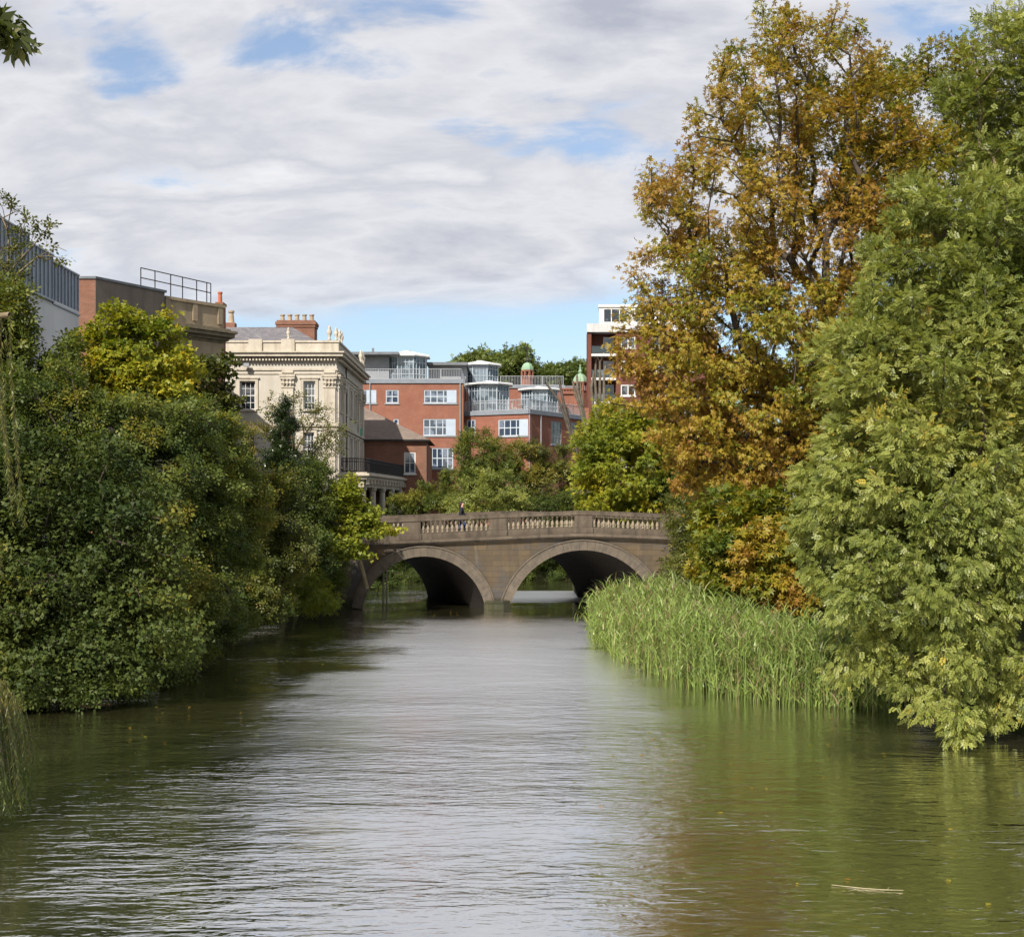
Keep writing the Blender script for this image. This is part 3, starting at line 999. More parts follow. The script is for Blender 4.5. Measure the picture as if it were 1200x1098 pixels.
def pilaster(p, d, w):
    nrm = (d[1], -d[0])
    q = (p[0] + nrm[0] * 0.14, p[1] + nrm[1] * 0.14)
    f.obox(q, d, w, 0.15, 11.31, 13.9)
    f.obox(q, d, w, 0.15, 3.1, 10.7)
    for k, (e, za, zb) in enumerate(((0.05, 13.9, 14.02), (0.0, 14.02, 14.2), (0.06, 14.2, 14.38), (0.02, 14.38, 14.55), (0.12, 14.55, 14.72), (0.16, 14.72, 14.9))):
        f.obox((q[0] - d[0] * e + nrm[0] * e, q[1] - d[1] * e + nrm[1] * e), d, w + 2 * e, 0.15 + e, za, zb - 0.003)
    for k in range(3):
        c = (q[0] + d[0] * w * (0.2 + 0.3 * k) + nrm[0] * 0.08, q[1] + d[1] * w * (0.2 + 0.3 * k) + nrm[1] * 0.08)
        f.lathe((c[0], c[1], 14.05), [(0.04, 0), (0.12, 0.2), (0.06, 0.3), (0.14, 0.5)], 6)
    f.obox(q, d, w, 0.13, 15.01, 15.19)
for p_, d_ in ((((X_(330.5, 95), 95), (1, 0)), ((-13.95, 95), (1, 0)), ((-22.6, 95), (1, 0))) + tuple(((-13, y), (0, 1)) for y in (95.08, 98.2, 107.7, 110.6))):
    f = MB()
    pilaster(p_, d_, 0.85)
    f.build('pilaster', stucco_trim, TS)
for i, o_ in enumerate(wo_):
    window(TS, a0, a1, o_, 3, 4, white_paint, dark_glass, 0.2, 0.07, 0.035, stucco_trim, True, 0.14)
for o_ in so_: window(TS, a1, a2, o_, 3, 4, white_paint, dark_glass, 0.2, 0.07, 0.035, stucco_trim, True, 0.14)
f = MB()
for (p0_, d_, os) in ((a0, (1, 0), wo_), (a1, (0, 1), so_)):
    nrm = (d_[1], -d_[0])
    for a, b, c, e in os:
        f = MB()
        for u0, u1, za, zb in ((a - 0.22, a - 0.02, c, e + 0.02), (b + 0.02, b + 0.22, c, e + 0.02), (a - 0.22, b + 0.22, e + 0.024, e + 0.2), (a - 0.32, b + 0.32, e + 0.204, e + 0.3)):
            k = 0.14 if zb > e + 0.25 else 0.09
            f.obox((p0_[0] + d_[0] * u0 + nrm[0] * k, p0_[1] + d_[1] * u0 + nrm[1] * k), d_, u1 - u0, k + 0.01, za, zb)
        f.build('window_surround', stucco_trim, TS)
# finials and urns on the parapet
fin = [(0.16, 0), (0.16, 0.12), (0.08, 0.18), (0.2, 0.42), (0.24, 0.62), (0.12, 0.74), (0.16, 0.8), (0.05, 0.98), (0.0, 1.02)]
for x, y, s, z in ((X_(338, 95), 95.0, 0.9, 17.5), (-13.55, 95.0, 1.15, 17.4), (-13.05, 95.0, 1.0, 17.4), (-12.95, 96.1, 1.0, 17.4), (-12.95, 97.2, 1.0, 17.4), (-12.95, 109.6, 1.15, 17.4), (-12.95, 110.6, 1.15, 17.4), (-12.95, 111.5, 1.15, 17.4)):
    f = MB()
    f.lathe((x, y, z), [(r * s * 0.72, h * s) for r, h in fin], 8)
    f.build('urn', stucco_trim, TS, smooth=True)
f = MB()
zr, ze = 19.2, 16.7
r0_, r1_ = (-26.0, 100.5), (-17.2, 100.5)
f.poly([(-26.5, 95.4, ze), (-13.4, 95.4, ze), (r1_[0], r1_[1], zr), (-26.5, r0_[1], zr)])
f.poly([(-13.4, 95.4, ze), (-13.4, 111.2, ze), (r1_[0], 106, zr), (r1_[0], r1_[1], zr)])
f.poly([(-13.4, 111.2, ze), (-26.5, 111.2, ze), (-26.5, 106, zr), (r1_[0], 106, zr)])
f.poly([(-26.5, r0_[1], zr), r1_ + (zr,), (r1_[0], 106, zr), (-26.5, 106, zr)])
f.build('roof', slate, TS)
f = MB()
cx0, cx1 = X_(324.5, 100.5), X_(368.5, 100.5)
f.box(cx0, cx1, 100.5, 101.9, 17.0, 19.2)
f.box(cx0 - 0.06, cx1 + 0.06, 100.44, 101.96, 19.203, 19.4)
f.box(cx0 - 0.12, cx1 + 0.12, 100.38, 102.02, 19.403, 19.62)
f.box(cx0 - 0.02, cx1 + 0.02, 100.48, 101.9, 19.623, 19.75)
ch = f.build('chimney', old_brick, TS)
terra = surf('buff_clay', (0.36, 0.29, 0.2), (0.26, 0.2, 0.14), 0.85, 3.0)
terra_r = surf('red_clay', (0.4, 0.12, 0.06), (0.3, 0.09, 0.05), 0.85, 3.0)
pot = [(0.2, 0), (0.17, 0.1), (0.15, 0.42), (0.2, 0.46), (0.2, 0.54), (0.13, 0.54), (0.12, 0.3)]
for i in range(5):
    f = MB(); f.lathe((cx0 + 0.32 + i * (cx1 - cx0 - 0.64) / 4, 101.2, 19.754), pot, 10)
    f.build('chimney_pot', terra, TS, parent=ch, smooth=False)
f = MB()
xc_ = X_(271, 101)
f.box(xc_ - 0.35, xc_ + 0.35, 100.6, 101.4, 17.5, Z_(379, 101))
ch = f.build('chimney', old_brick, TS)
f = MB(); f.lathe((xc_, 101, Z_(379, 101) + 0.002), [(0.26, 0), (0.24, 0.12), (0.18, 0.8), (0.25, 0.84), (0.25, 0.98)], 10); f.build('chimney_pot', terra, TS, parent=ch)
f = MB()
f.tube((-12.9, 99.6, 3.2), (-12.9, 99.6, 15.9), 0.06, n=6)
f.build('drainpipe', iron, TS)
f = MB()
p = at(289, 428, 94.6)
f.obox((p[0] - 0.2, 94.45), (1, 0), 0.4, 0.28, p[2] - 0.12, p[2] + 0.14)
f.tube((p[0], 94.7, p[2]), (p[0], 95.05, p[2] - 0.1), 0.03)
f.build('floodlight', grey_metal, TS)
f = MB()
p = at(421, 508, 111)
f.obox((-12.83, 108.6), (0, 1), 1.0, 0.05, p[2] - 0.32, p[2] + 0.32)
f.build('green_board', surf('bright_green_board', (0.02, 0.3, 0.2), None, 0.5), TS, label='small bright green board on the side wall')  # flat board standing in for an unidentified small green object
# balcony over the entrance, beside the bridge
PA = [(-13.0, 97.0), (-11.0, 97.0), (-9.3, 112.5), (-13.0, 112.5)]
f = MB()
f.prism(PA, 7.2, 7.72)
f.prism([(-13.0, 96.8), (-10.8, 96.8), (-9.1, 112.7), (-13.0, 112.7)], 7.45, 7.62)
f.prism([(-12.99, 97.2), (-11.25, 97.2), (-9.6, 112.3), (-12.99, 112.3)], 6.6, 7.196)
for i in range(14): f.obox((-11.1 + 1.6 * i / 13.0, 97.3 + i * 1.12), (0, 1), 0.5, -0.22, 6.85, 7.19)
for t in (0.03, 0.26, 0.5, 0.74, 0.97):
    c = (-11.45 + 1.65 * t, 97.5 + 14.6 * t, 3.0)
    f.lathe(c, [(0.34, 0), (0.34, 0.2), (0.27, 0.25), (0.23, 3.3), (0.3, 3.4), (0.32, 3.6)], 12)
f.build('balcony', stucco_trim, TS)
railing(TS, 'balcony_railing', iron, [(-12.9, 97.15), (-11.12, 97.15), (-9.45, 112.4)], 7.72, 1.05, 0.13, 0.022, 1.9, (0.08, 0.78, 1.0), 0.035)

# ------------------------------------------------------------------ rendered corner building with roof railing
brown_render = surf('brown_render', (0.2, 0.165, 0.135), (0.145, 0.12, 0.1), 0.9, 0.6, 0.15, 0, 0.3, 6.0, (0.08, 0.07, 0.06), 0.5, True)
tan_stone = surf('tan_ashlar', (0.36, 0.285, 0.19), (0.27, 0.215, 0.15), 0.9, 0.7, 0.2, 0, 0.3, 8.0, (0.13, 0.12, 0.08), 0.6, True)
TR = Thing('corner_building', 'brown rendered flat roofed building with projecting stone cornice and roof railing', 'building', (-23, 80, 3.0))
b0, b1, b2 = (-25.35, 75.0), (-24.4, 75.0), (-21.63, 79.7)
b3, b4, b5 = (-21.70, 80.0), (-18.84, 83.6), (-24.6, 93.0)
f = MB()
facade(f, (-32, 75.0), b1, 3.0, 18.35)
f.build('wall', old_brick, TR)
o1 = [opn(b1, b2, 135, 144, 364, 386), opn(b1, b2, 149, 160, 364, 386)]
f = MB()
facade(f, b1, b2, 3.0, 18.35, o1, 0.3)
f.poly([(b2[0], b2[1], 15), (b3[0] - 3, b3[1] + 2, 15), (b3[0] - 3, b3[1] + 2, 18.35), (b2[0], b2[1], 18.35)])
f.build('wall', brown_render, TR)
for o_ in o1: window(TR, b1, b2, o_, 1, 2, iron, dark_glass, 0.22)
f = MB()
f.prism([(-32, 74.93), (-24.37, 74.93), (-21.5, 79.75), (-24.6, 82), (-32, 82)], 18.354, 18.5)
f.build('roof', lead, TR)
o2 = [opn(b3, b4, 222, 234, 428, 452)]
f = MB()
facade(f, b3, b4, 3.0, 14.6, o2, 0.25)
f.poly([(b4[0], b4[1], 3), (b5[0], b5[1], 3), (b5[0], b5[1], 14.6), (b4[0], b4[1], 14.6)])
f.build('wall', old_brick, TR)
for o_ in o2: window(TR, b3, b4, o_, 2, 2, white_paint, dark_glass, 0.2)
def around(q0, q1, q2, pr):
    """plan outline of the stone top, pushed out by pr on the two seen sides"""
    d1 = unit(np.subtract(q1, q0)); n1_ = np.array((d1[1], -d1[0]))
    d2 = unit(np.subtract(q2, q1)); n2_ = np.array((d2[1], -d2[0]))
    k = pr * (n1_ + n2_) / (1 + n1_ @ n2_)
    return [tuple(np.array(q0) + n1_ * pr), tuple(np.array(q1) + k), tuple(np.array(q2) + n2_ * pr), (q2[0] - 3, q2[1] - 3), (q0[0] - 4, q0[1] + 3)]
f = MB()
f.prism(around(b3, b4, b5, 0.02), 14.604, 15.7)
f.prism(around(b3, b4, b5, 0.02), 16.62, 18.0)
f.prism(around(b3, b4, b5, 0.12), 18.004, 18.2)
d1 = unit(np.subtract(b4, b3))
for u in (0.0, 2.1, 4.1): f.obox(np.array(b3) + d1 * u + np.array((d1[1], -d1[0])) * 0.1, d1, 0.35, 0.2, 16.9, 17.99)
f.build('parapet', tan_stone, TR)
f = MB()
for pr, za, zb in ((0.12, 15.704, 15.85), (0.3, 15.854, 16.05), (0.62, 16.054, 16.3), (0.78, 16.304, 16.45), (0.4, 16.454, 16.616)): f.prism(around(b3, b4, b5, pr), za, zb)
f.build('cornice', surf('weathered_cornice', (0.22, 0.18, 0.125), (0.15, 0.125, 0.09), 0.9, 1.0, 0.2, 0, 0.3, 8.0, (0.07, 0.07, 0.045), 0.7), TR)
f = MB()
pts = [at(165, 314, 81.0), at(247, 332.5, 85.0)]
for t in (0, 0.195, 0.415, 0.585, 0.79, 0.94, 1.0):
    p = pts[0] + (pts[1] - pts[0]) * t
    f.tube((p[0], p[1], 18.2), p, 0.035, n=6)
for dz in (0.0, -0.62):
    f.tube(pts[0] + (0, 0, dz), pts[1] + (0, 0, dz), 0.035, n=6)
f.build('roof_railing', iron, TR)
f = MB()
f.prism([(-32, 78), (-22, 80.4), (-19.2, 83.7), (-24.6, 92.5), (-32, 92.5)], 17.6, 17.9)
f.build('roof', lead, TR)
f = MB()
for px, wpx, ytop in ((257, 8, 357),):
    x = X_(px, 88)
    f.box(x - 0.22, x + 0.22, 88, 89.0, 14, Z_(ytop, 88))
    f.box(x - 0.28, x + 0.28, 87.94, 89.06, Z_(ytop, 88) + 0.002, Z_(ytop, 88) + 0.16)
ch = f.build('chimney', old_brick, TR)
for px, yb, yt, r, mt in ((256, 354, 341, 0.15, terra_r),):
    f = MB(); x = X_(px, 88); z0_, z1_ = Z_(yb, 88), Z_(yt, 88)
    f.lathe((x, 88.5, z0_), [(r * 1.15, 0), (r, 0.1), (r * 0.9, z1_ - z0_ - 0.12), (r * 1.15, z1_ - z0_ - 0.1), (r * 1.15, z1_ - z0_)], 10)
    f.build('chimney_pot', mt, TR, parent=ch)

# ------------------------------------------------------------------ grey clad building, far left
clad = surf('blue_grey_cladding', (0.19, 0.215, 0.26), (0.24, 0.265, 0.31), 0.4, 0.6, 0.5)
TG = Thing('clad_building', 'white building topped with blue grey standing seam metal cladding', 'building', (-22, 52, 3.0))
f = MB()
f.prism([(-20.3, 38), (-20.3, 60), (-31, 60), (-31, 38)], 3.0, 14.08)
f.build('wall', surf('white_render', (0.62, 0.62, 0.62), (0.52, 0.52, 0.53), 0.85, 0.5, 0.2, 0, 0, 8, (0.36, 0.36, 0.36), 0.35, True), TG)
f = MB()
for y0, y1, zt, k in ((38, 53.6, 16.25, 0.0), (53.6, 56.5, 15.95, 0.05), (56.5, 60.05, 15.72, 0.12)):
    f.prism([(-20.25 - k, y0 + 0.002), (-20.25 - k, y1), (-31, y1), (-31, y0 + 0.002)], 14.084 - k, zt)
    m = int((y1 - y0) / 0.42)
    for i in range(m + 1):
        y = y0 + 0.03 + (y1 - y0 - 0.08) * i / m
        f.box(-20.249 - k, -20.19 - k, y, y + 0.05, 14.1, zt + 0.03)
    f.box(-20.32 - k, -20.15 - k, y0 + 0.004, y1, zt + 0.032, zt + 0.1)
    f.box(-20.249 - k, -20.12 - k, y0 + 0.004, y1, 14.0 - k, 14.07 - k)
f.build('roof_cladding', clad, TG)

# ------------------------------------------------------------------ red brick apartments with glass rooms on the terraces
TA = Thing('brick_apartments', 'orange red brick apartments with octagonal glass rooms on roof terraces', 'apartment block', (-2, 124, 3.0))
w0, w1 = (X_(395, 124), 124.0), (X_(543, 124), 124.0)
v0, v1, v2 = (w1[0], 125.6), (X_(620, 122.5), 122.5), (X_(684, 131), 131.0)
ow = [opn(w0, w1, 425, 441, 457, 472.5), opn(w0, w1, 452, 467, 457, 472.5), opn(w0, w1, 497, 535, 457, 472.5), opn(w0, w1, 496, 534, 491, 510.5), opn(w0, w1, 461, 467, 491, 497), opn(w0, w1, 506, 531, 525, 549)]
ov = [opn(v0, v1, 547, 557, 492, 510), opn(v0, v1, 584, 619, 491.5, 511)]
ox_ = [opn(v1, v2, 646, 658, 494, 521), opn(v1, v2, 666, 676, 495, 506)]
zt1, zt2 = 17.15, 14.1
f = MB()
facade(f, w0, w1, 3.0, zt1, ow, 0.15)
f.poly([(w1[0], w1[1], 3), (w1[0], 140, 3), (w1[0], 140, zt1), (w1[0], w1[1], zt1)])
facade(f, v0, v1, 3.0, zt2, ov, 0.15)
facade(f, v1, v2, 3.0, zt2, ox_, 0.15)
f.poly([(v2[0], v2[1], 3), (9, 142, 3), (9, 142, zt2), (v2[0], v2[1], zt2)])
facade(f, (w1[0], 136.0), (X_(662, 136), 136.0), 13.5, Z_(455, 136))
facade(f, (X_(655, 133), 133.0), (X_(690, 133), 133.0), 13.5, Z_(478, 133))
f.build('wall', red_brick, TA)
f = MB()
f.poly([(w0[0], 124.02, zt1 - 0.02), (w1[0] - 0.02, 124.02, zt1 - 0.02), (w1[0] - 0.02, 140, zt1 - 0.02), (w0[0], 140, zt1 - 0.02)])
f.poly([v0 + (zt2 - 0.02,), v1 + (zt2 - 0.02,), v2 + (zt2 - 0.02,), (9, 142, zt2 - 0.02), (w1[0], 142, zt2 - 0.02)])
f.poly([(w1[0], 136, Z_(455, 136)), (X_(662, 136), 136, Z_(455, 136)), (X_(662, 136), 146, Z_(455, 136)), (w1[0], 146, Z_(455, 136))])
f.build('terrace', flag, TA)
def fascia(p, q, z0, z1, k=0.12):
    d = unit(np.subtract(q, p)); nn = np.array((d[1], -d[0]))
    f = MB()
    f.obox(np.array(p) + nn * k, d, np.linalg.norm(np.subtract(q, p)), k + 0.1, z0, z1)
    f.build('fascia', surf('blue_grey_fascia', (0.16, 0.18, 0.21), (0.2, 0.22, 0.25), 0.5, 2.0), TA)
fascia(w0, w1, zt1 + 0.004, zt1 + 0.42)
fascia(v0, v1, zt2 + 0.004, zt2 + 0.42); fascia(v1, v2, zt2 + 0.004, zt2 + 0.42)
fascia((w1[0], 136.0), (X_(662, 136), 136.0), Z_(455, 136) + 0.004, Z_(455, 136) + 0.3)
for i, o_ in enumerate(ow):
    cols = (2, 2, 5, 5, 1, 4)[i]
    window(TA, w0, w1, o_, cols, 2 if i != 4 else 1, pale_frame, blue_glass, 0.1, 0.09, 0.09, grey_metal)
for i, o_ in enumerate(ov): window(TA, v0, v1, o_, (2, 5)[i], 2, pale_frame, blue_glass, 0.1, 0.09, 0.09, grey_metal)
for i, o_ in enumerate(ox_): window(TA, v1, v2, o_, 3, 3, grey_metal, dark_glass, 0.1, 0.08, 0.06, grey_metal)
# pale side panels beside the wide windows
f = MB()
for (p, q, o_) in ((w0, w1, ow[2]), (w0, w1, ow[3]), (v0, v1, ov[1]), (w0, w1, ow[0])):
    d = unit(np.subtract(q, p)); nn = np.array((d[1], -d[0]))
    a_ = o_[1] - 0.95
    f = MB()
    f.obox(np.array(p) + d * a_ + nn * 0.03, d, 0.95, 0.06, o_[2] + 0.02, o_[3] - 0.02)
    f.build('window_panel', surf('pale_panel', (0.4, 0.46, 0.54), (0.34, 0.4, 0.48), 0.4, 2.0), TA)
f = MB()
for p in (np.array((w1[0] - 0.3, 123.9)), np.array((w0[0] + 3.2, 123.9)), np.array((X_(620.5, 122.4), 122.35)), np.array((X_(634, 124.2), 124.1))):
    f = MB()
    f.tube((p[0], p[1], 3.2), (p[0], p[1], zt2 - 0.1 if p[0] > w1[0] else zt1), 0.06, n=6)
    f.build('drainpipe', grey_metal, TA)
f = MB()
f.box(X_(395, 128), X_(456, 128), 128, 138, zt1, Z_(417, 128))
f.box(X_(502, 131), X_(546, 131), 131, 138, zt1, Z_(428, 131))
f.build('roof_storey', surf('grey_panel_wall', (0.2, 0.215, 0.24), (0.27, 0.28, 0.3), 0.5, 1.0), TA)
f = MB()
f.box(X_(390, 126.6), X_(467, 126.6), 126.6, 139, Z_(416, 127), Z_(413, 127))
f.box(X_(500, 130), X_(548, 130), 130, 139, Z_(427.8, 130), Z_(424.5, 130))
f.box(X_(437, 127) - 0.1, X_(437, 127) + 0.1, 127, 127.2, Z_(413, 127) + 0.002, Z_(408, 127))
f.build('flat_roof', lead, TA)


def pavilion(px, wpx, Y, z0, ye, ya, low=0.0):
    c = (X_(px, Y), Y)
    r = wpx / 2 * Y / FPX
    ze, za = Z_(ye, Y), Z_(ya, Y)
    a0_ = PI / 8
    f = MB()
    V8 = [(c[0] + r * math.cos(a0_ + k * PI / 4), c[1] + r * math.sin(a0_ + k * PI / 4)) for k in range(8)]
    for k in range(8):
        p, q = np.array(V8[k]), np.array(V8[(k + 1) % 8])
        for t in (0, 0.25, 0.5, 0.75):
            s = p + (q - p) * t
            rr = 0.06 if t == 0 else 0.03
            f.tube((s[0], s[1], z0), (s[0], s[1], ze), rr, n=4)
        for zz in (z0 + 0.12, z0 + (ze - z0) * 0.42, z0 + (ze - z0) * 0.8, ze - 0.06): f.tube((*p, zz), (*q, zz), 0.035, n=4)
    fr = f.build('glass_room', pale_frame, TA)
    f = MB()
    k_ = 0.985
    for k in range(8):
        p, q = V8[k], V8[(k + 1) % 8]
        p = (c[0] + (p[0] - c[0]) * k_, c[1] + (p[1] - c[1]) * k_); q = (c[0] + (q[0] - c[0]) * k_, c[1] + (q[1] - c[1]) * k_)
        f.poly([(*p, z0), (*q, z0), (*q, ze), (*p, ze)])
    f.build('pane', glassy('blue_room_glass', (0.035, 0.055, 0.075), 0.1), TA, parent=fr)
    f = MB()
    ov_ = 1.2
    E = [(c[0] + (p[0] - c[0]) * ov_, c[1] + (p[1] - c[1]) * ov_) for p in V8]
    I = [(c[0] + (p[0] - c[0]) * 0.22, c[1] + (p[1] - c[1]) * 0.22) for p in V8]
    f.prism(E, ze, ze + 0.1)
    for k in range(8):
        l = (k + 1) % 8
        f.poly([(*E[k], ze + 0.104), (*E[l], ze + 0.104), (*I[l], za - 0.12), (*I[k], za - 0.12)])
        f.tube((*E[k], ze + 0.12), (*I[k], za - 0.1), 0.05, n=4)
    f.prism(I, za - 0.13, za)
    f.build('roof', zinc, TA, parent=fr)


pavilion(477, 48, 129.5, zt1, 420, 411.5)
pavilion(563, 44, 139.0, Z_(452, 139), 430, 423, 1)
pavilion(573, 50, 129.0, zt2, 452.5, 446.5)
pavilion(632, 45, 131.5, zt2, 458.5, 453, 1)
rail_m = surf('pale_rail', (0.3, 0.32, 0.35), (0.36, 0.38, 0.41), 0.5, 2.0)
railing(TA, 'terrace_railing', rail_m, [(w0[0], 124.3), (w1[0] - 0.2, 124.3), (w1[0] - 0.2, 135)], zt1 + 0.42, 1.0, 0.16, 0.018, 2.0, (0.05, 1.0), 0.03)
railing(TA, 'terrace_railing', rail_m, [(v0[0] + 0.1, v0[1] + 0.25), (v1[0], v1[1] + 0.3), (v2[0] - 0.15, v2[1] + 0.2)], zt2 + 0.42, 1.0, 0.16, 0.018, 2.0, (0.05, 1.0), 0.03)
railing(TA, 'terrace_railing', rail_m, [(w1[0] + 3.5, 136.3), (X_(660, 136.3), 136.3)], Z_(455, 136) + 0.3, 1.0, 0.16, 0.018, 2.0, (0.05, 1.0), 0.03)
f = MB()
f.box(X_(659.5, 134), X_(672, 134), 134, 135.4, zt2 - 1, Z_(462, 134))
f.box(X_(658.5, 134), X_(673, 134), 133.85, 135.5, Z_(462, 134) + 0.003, Z_(459, 134))
for i in range(4): f.box(X_(659.3 + 3.4 * i, 134), X_(661.2 + 3.4 * i, 134), 133.9, 135.4, Z_(459, 134) + 0.003, Z_(457, 134))
f.box(X_(658.5, 134), X_(673, 134), 133.85, 135.5, Z_(457, 134) + 0.005, Z_(455, 134))
f.build('chimney', red_brick, TA)
# white garden furniture on the lower terrace
tzs = zt2 + 0.02
px_t, Yt = 612, 123.6
xt = X_(px_t, Yt)
TT = Thing('garden_table', 'white round garden table on the apartment roof terrace', 'table', (xt, Yt + 0.4, tzs))
f = MB(); f.lathe((xt, Yt + 0.4, tzs + 0.92), [(0.45, 0), (0.47, 0.02), (0.45, 0.04)], 14); f.build('tabletop', white_paint, TT)
for k in range(3):
    f = MB(); t = k * 2.1; f.tube((xt + 0.3 * math.cos(t), Yt + 0.4 + 0.3 * math.sin(t), tzs), (xt + 0.08 * math.cos(t), Yt + 0.4 + 0.08 * math.sin(t), tzs + 0.93), 0.025); f.build('leg', white_paint, TT)
for sgn, lb in ((-1, 'white garden chair at the left of the terrace table'), (1, 'white garden chair at the right of the terrace table')):
    xc = xt + sgn * 0.75
    TC = Thing('garden_chair', lb, 'chair', (xc, Yt + 0.4, tzs), 'white chairs on the roof terrace')
    f = MB(); f.box(xc - 0.25, xc + 0.25, Yt + 0.15, Yt + 0.65, tzs + 0.62, tzs + 0.66); f.build('seat', white_paint, TC)
    f = MB(); xb_ = xc + sgn * 0.24; f.box(xb_ - 0.02, xb_ + 0.02, Yt + 0.15, Yt + 0.65, tzs + 0.664, tzs + 1.12); f.build('backrest', white_paint, TC)
    for ax in (-1, 1):
        for ay in (-1, 1):
            f = MB(); f.tube((xc + ax * 0.23, Yt + 0.4 + ay * 0.22, tzs), (xc + ax * 0.21, Yt + 0.4 + ay * 0.2, tzs + 0.618), 0.02); f.build('leg', white_paint, TC)

# ------------------------------------------------------------------ small brick house with hipped roof
TH = Thing('brick_house', 'low red brick house with brown hipped roof beside the stucco house', 'house', (-12, 112, 3.0))
h0, h1 = (-20.0, 112.0), (X_(500, 112), 112.0)
oh = [opn(h0, h1, 473.5, 487, 530, 555)]
h2 = (X_(506.5, 122), 122.0)
f = MB()
facade(f, h0, h1, 3.0, 10.7, oh, 0.15)
facade(f, h1, h2, 3.0, 10.7)
for k, (pr, z0_, z1_) in enumerate(((0.05, 10.55, 10.7), (0.12, 10.704, 10.85), (0.2, 10.854, 11.0))):
    f.obox((-20, 112 - pr), (1, 0), h1[0] + 20 + pr, pr + 0.2, z0_ + 0.002, z1_)
f.build('wall', old_brick, TH)
window(TH, h0, h1, oh[0], 2, 2, white_paint, blue_glass, 0.1, 0.1, 0.06, white_paint, False, 0.12)
f = MB()
ex, zz, zr_ = h1[0] + 0.3, 11.0, Z_(476, 117)
rx = X_(424, 117)
f.poly([(-20, 111.7, zz), (ex, 111.7, zz), (rx, 117, zr_), (-20, 117, zr_)])
f.poly([(ex, 111.7, zz), (h2[0] + 0.3, 122.3, zz), (rx, 117, zr_)])
f.poly([(h2[0] + 0.3, 122.3, zz), (-20, 122.3, zz), (-20, 117, zr_), (rx, 117, zr_)])
f.build('roof', tile_roof, TH)
f = MB()
f.box(-20, h1[0] + 0.33, 111.6, 111.72, 10.9, 11.03)
f.tube((h1[0] + 0.05, 111.88, 3.1), (h1[0] + 0.05, 111.88, 10.9), 0.06)
f.build('gutter', iron, TH)

# ------------------------------------------------------------------ apartment tower on the right
TW = Thing('apartment_tower', 'dark brick apartment tower with recessed balconies and white penthouse', 'apartment block', (15, 150, 3.0))
xl, xb0, xb1, xr_ = X_(688.5, 150), X_(693, 150), X_(722, 150), 24.0
zs = [25.75 - 2.8 * k for k in range(9)]
f = MB()
f.box(xl, xb0, 150, 152, 3.0, 25.75)
oww = []
for k in range(6):
    zf = 25.75 - 2.8 * (k + 1)
    for u in (0.55, 4.2, 8.0): oww.append((u, u + 1.7, zf + 0.95, zf + 2.25))
facade(f, (xb1, 150), (xr_, 150), 3.0, 25.75, oww, 0.15)
f.poly([(xl + 0.9, 162, 3), (xl, 150, 3), (xl, 150, 25.75), (xl + 0.9, 162, 25.75)])
f.poly([(xb1, 150, 3), (xb1, 151.6, 3), (xb1, 151.6, 25.75), (xb1, 150, 25.75)])
f.poly([(xb0, 151.6, 3), (xb1, 151.6, 3), (xb1, 151.6, 25.75), (xb0, 151.6, 25.75)])
f.poly([(xr_, 150, 3), (xr_, 162, 3), (xr_, 162, 25.75), (xr_, 150, 25.75)])
f.build('wall', dark_brick, TW)
for o_ in oww: window(TW, (xb1, 150), (xr_, 150), o_, 2, 1, white_paint, dark_glass, 0.08, 0.13, 0.12, white_paint)
for k in range(7):
    zf = 25.75 - 2.8 * (k + 1)
    f = MB(); f.box(xb0 + 0.002, xb1 - 0.002, 149.9, 151.58, zf, zf + 0.28)
    bo = f.build('balcony', white_paint, TW)
    f = MB(); f.box(xb0 + 0.05, xb1 - 0.05, 150.0, 150.05, zf + 0.35, zf + 1.15); f.tube((xb0, 150.02, zf + 1.2), (xb1, 150.02, zf + 1.2), 0.03)
    f.build('balcony_panel', glassy('green_tinted_glass', (0.02, 0.03, 0.03), 0.15), TW, parent=bo)
    window(TW, (xb0, 151.6), (xb1, 151.6), (1.5, 2.75, zf + 0.3, zf + 2.4), 1, 1, white_paint, blue_glass, -0.09, 0.12)
f = MB()
f.prism([(xl - 0.1, 149.8), (xr_, 149.8), (xr_, 162), (xl + 0.85, 162)], 25.754, 26.75)
f.build('roof_fascia', surf('pale_band', (0.5, 0.5, 0.5), (0.42, 0.42, 0.43), 0.7, 2.0, stain=(0.3, 0.3, 0.3), stain_amt=0.5, streak=True), TW)
px0 = X_(702, 152)
op_ = [(0.5, 3.4, 27.15, 28.85), (4.2, 6.5, 27.15, 28.85)]
f = MB()
facade(f, (px0, 152), (xr_, 152), 26.754, 29.0, op_, 0.1)
f.poly([(px0 + 0.6, 160, 26.75), (px0, 152, 26.75), (px0, 152, 29.0), (px0 + 0.6, 160, 29.0)])
f.prism([(px0 - 0.1, 151.85), (xr_ + 0.1, 151.85), (xr_ + 0.1, 160), (px0 + 0.6, 160)], 29.004, 29.3)
f.build('penthouse', white_paint, TW)
for o_ in op_: window(TW, (px0, 152), (xr_, 152), o_, 3, 1, white_paint, dark_glass, 0.05, 0.1, 0.1)

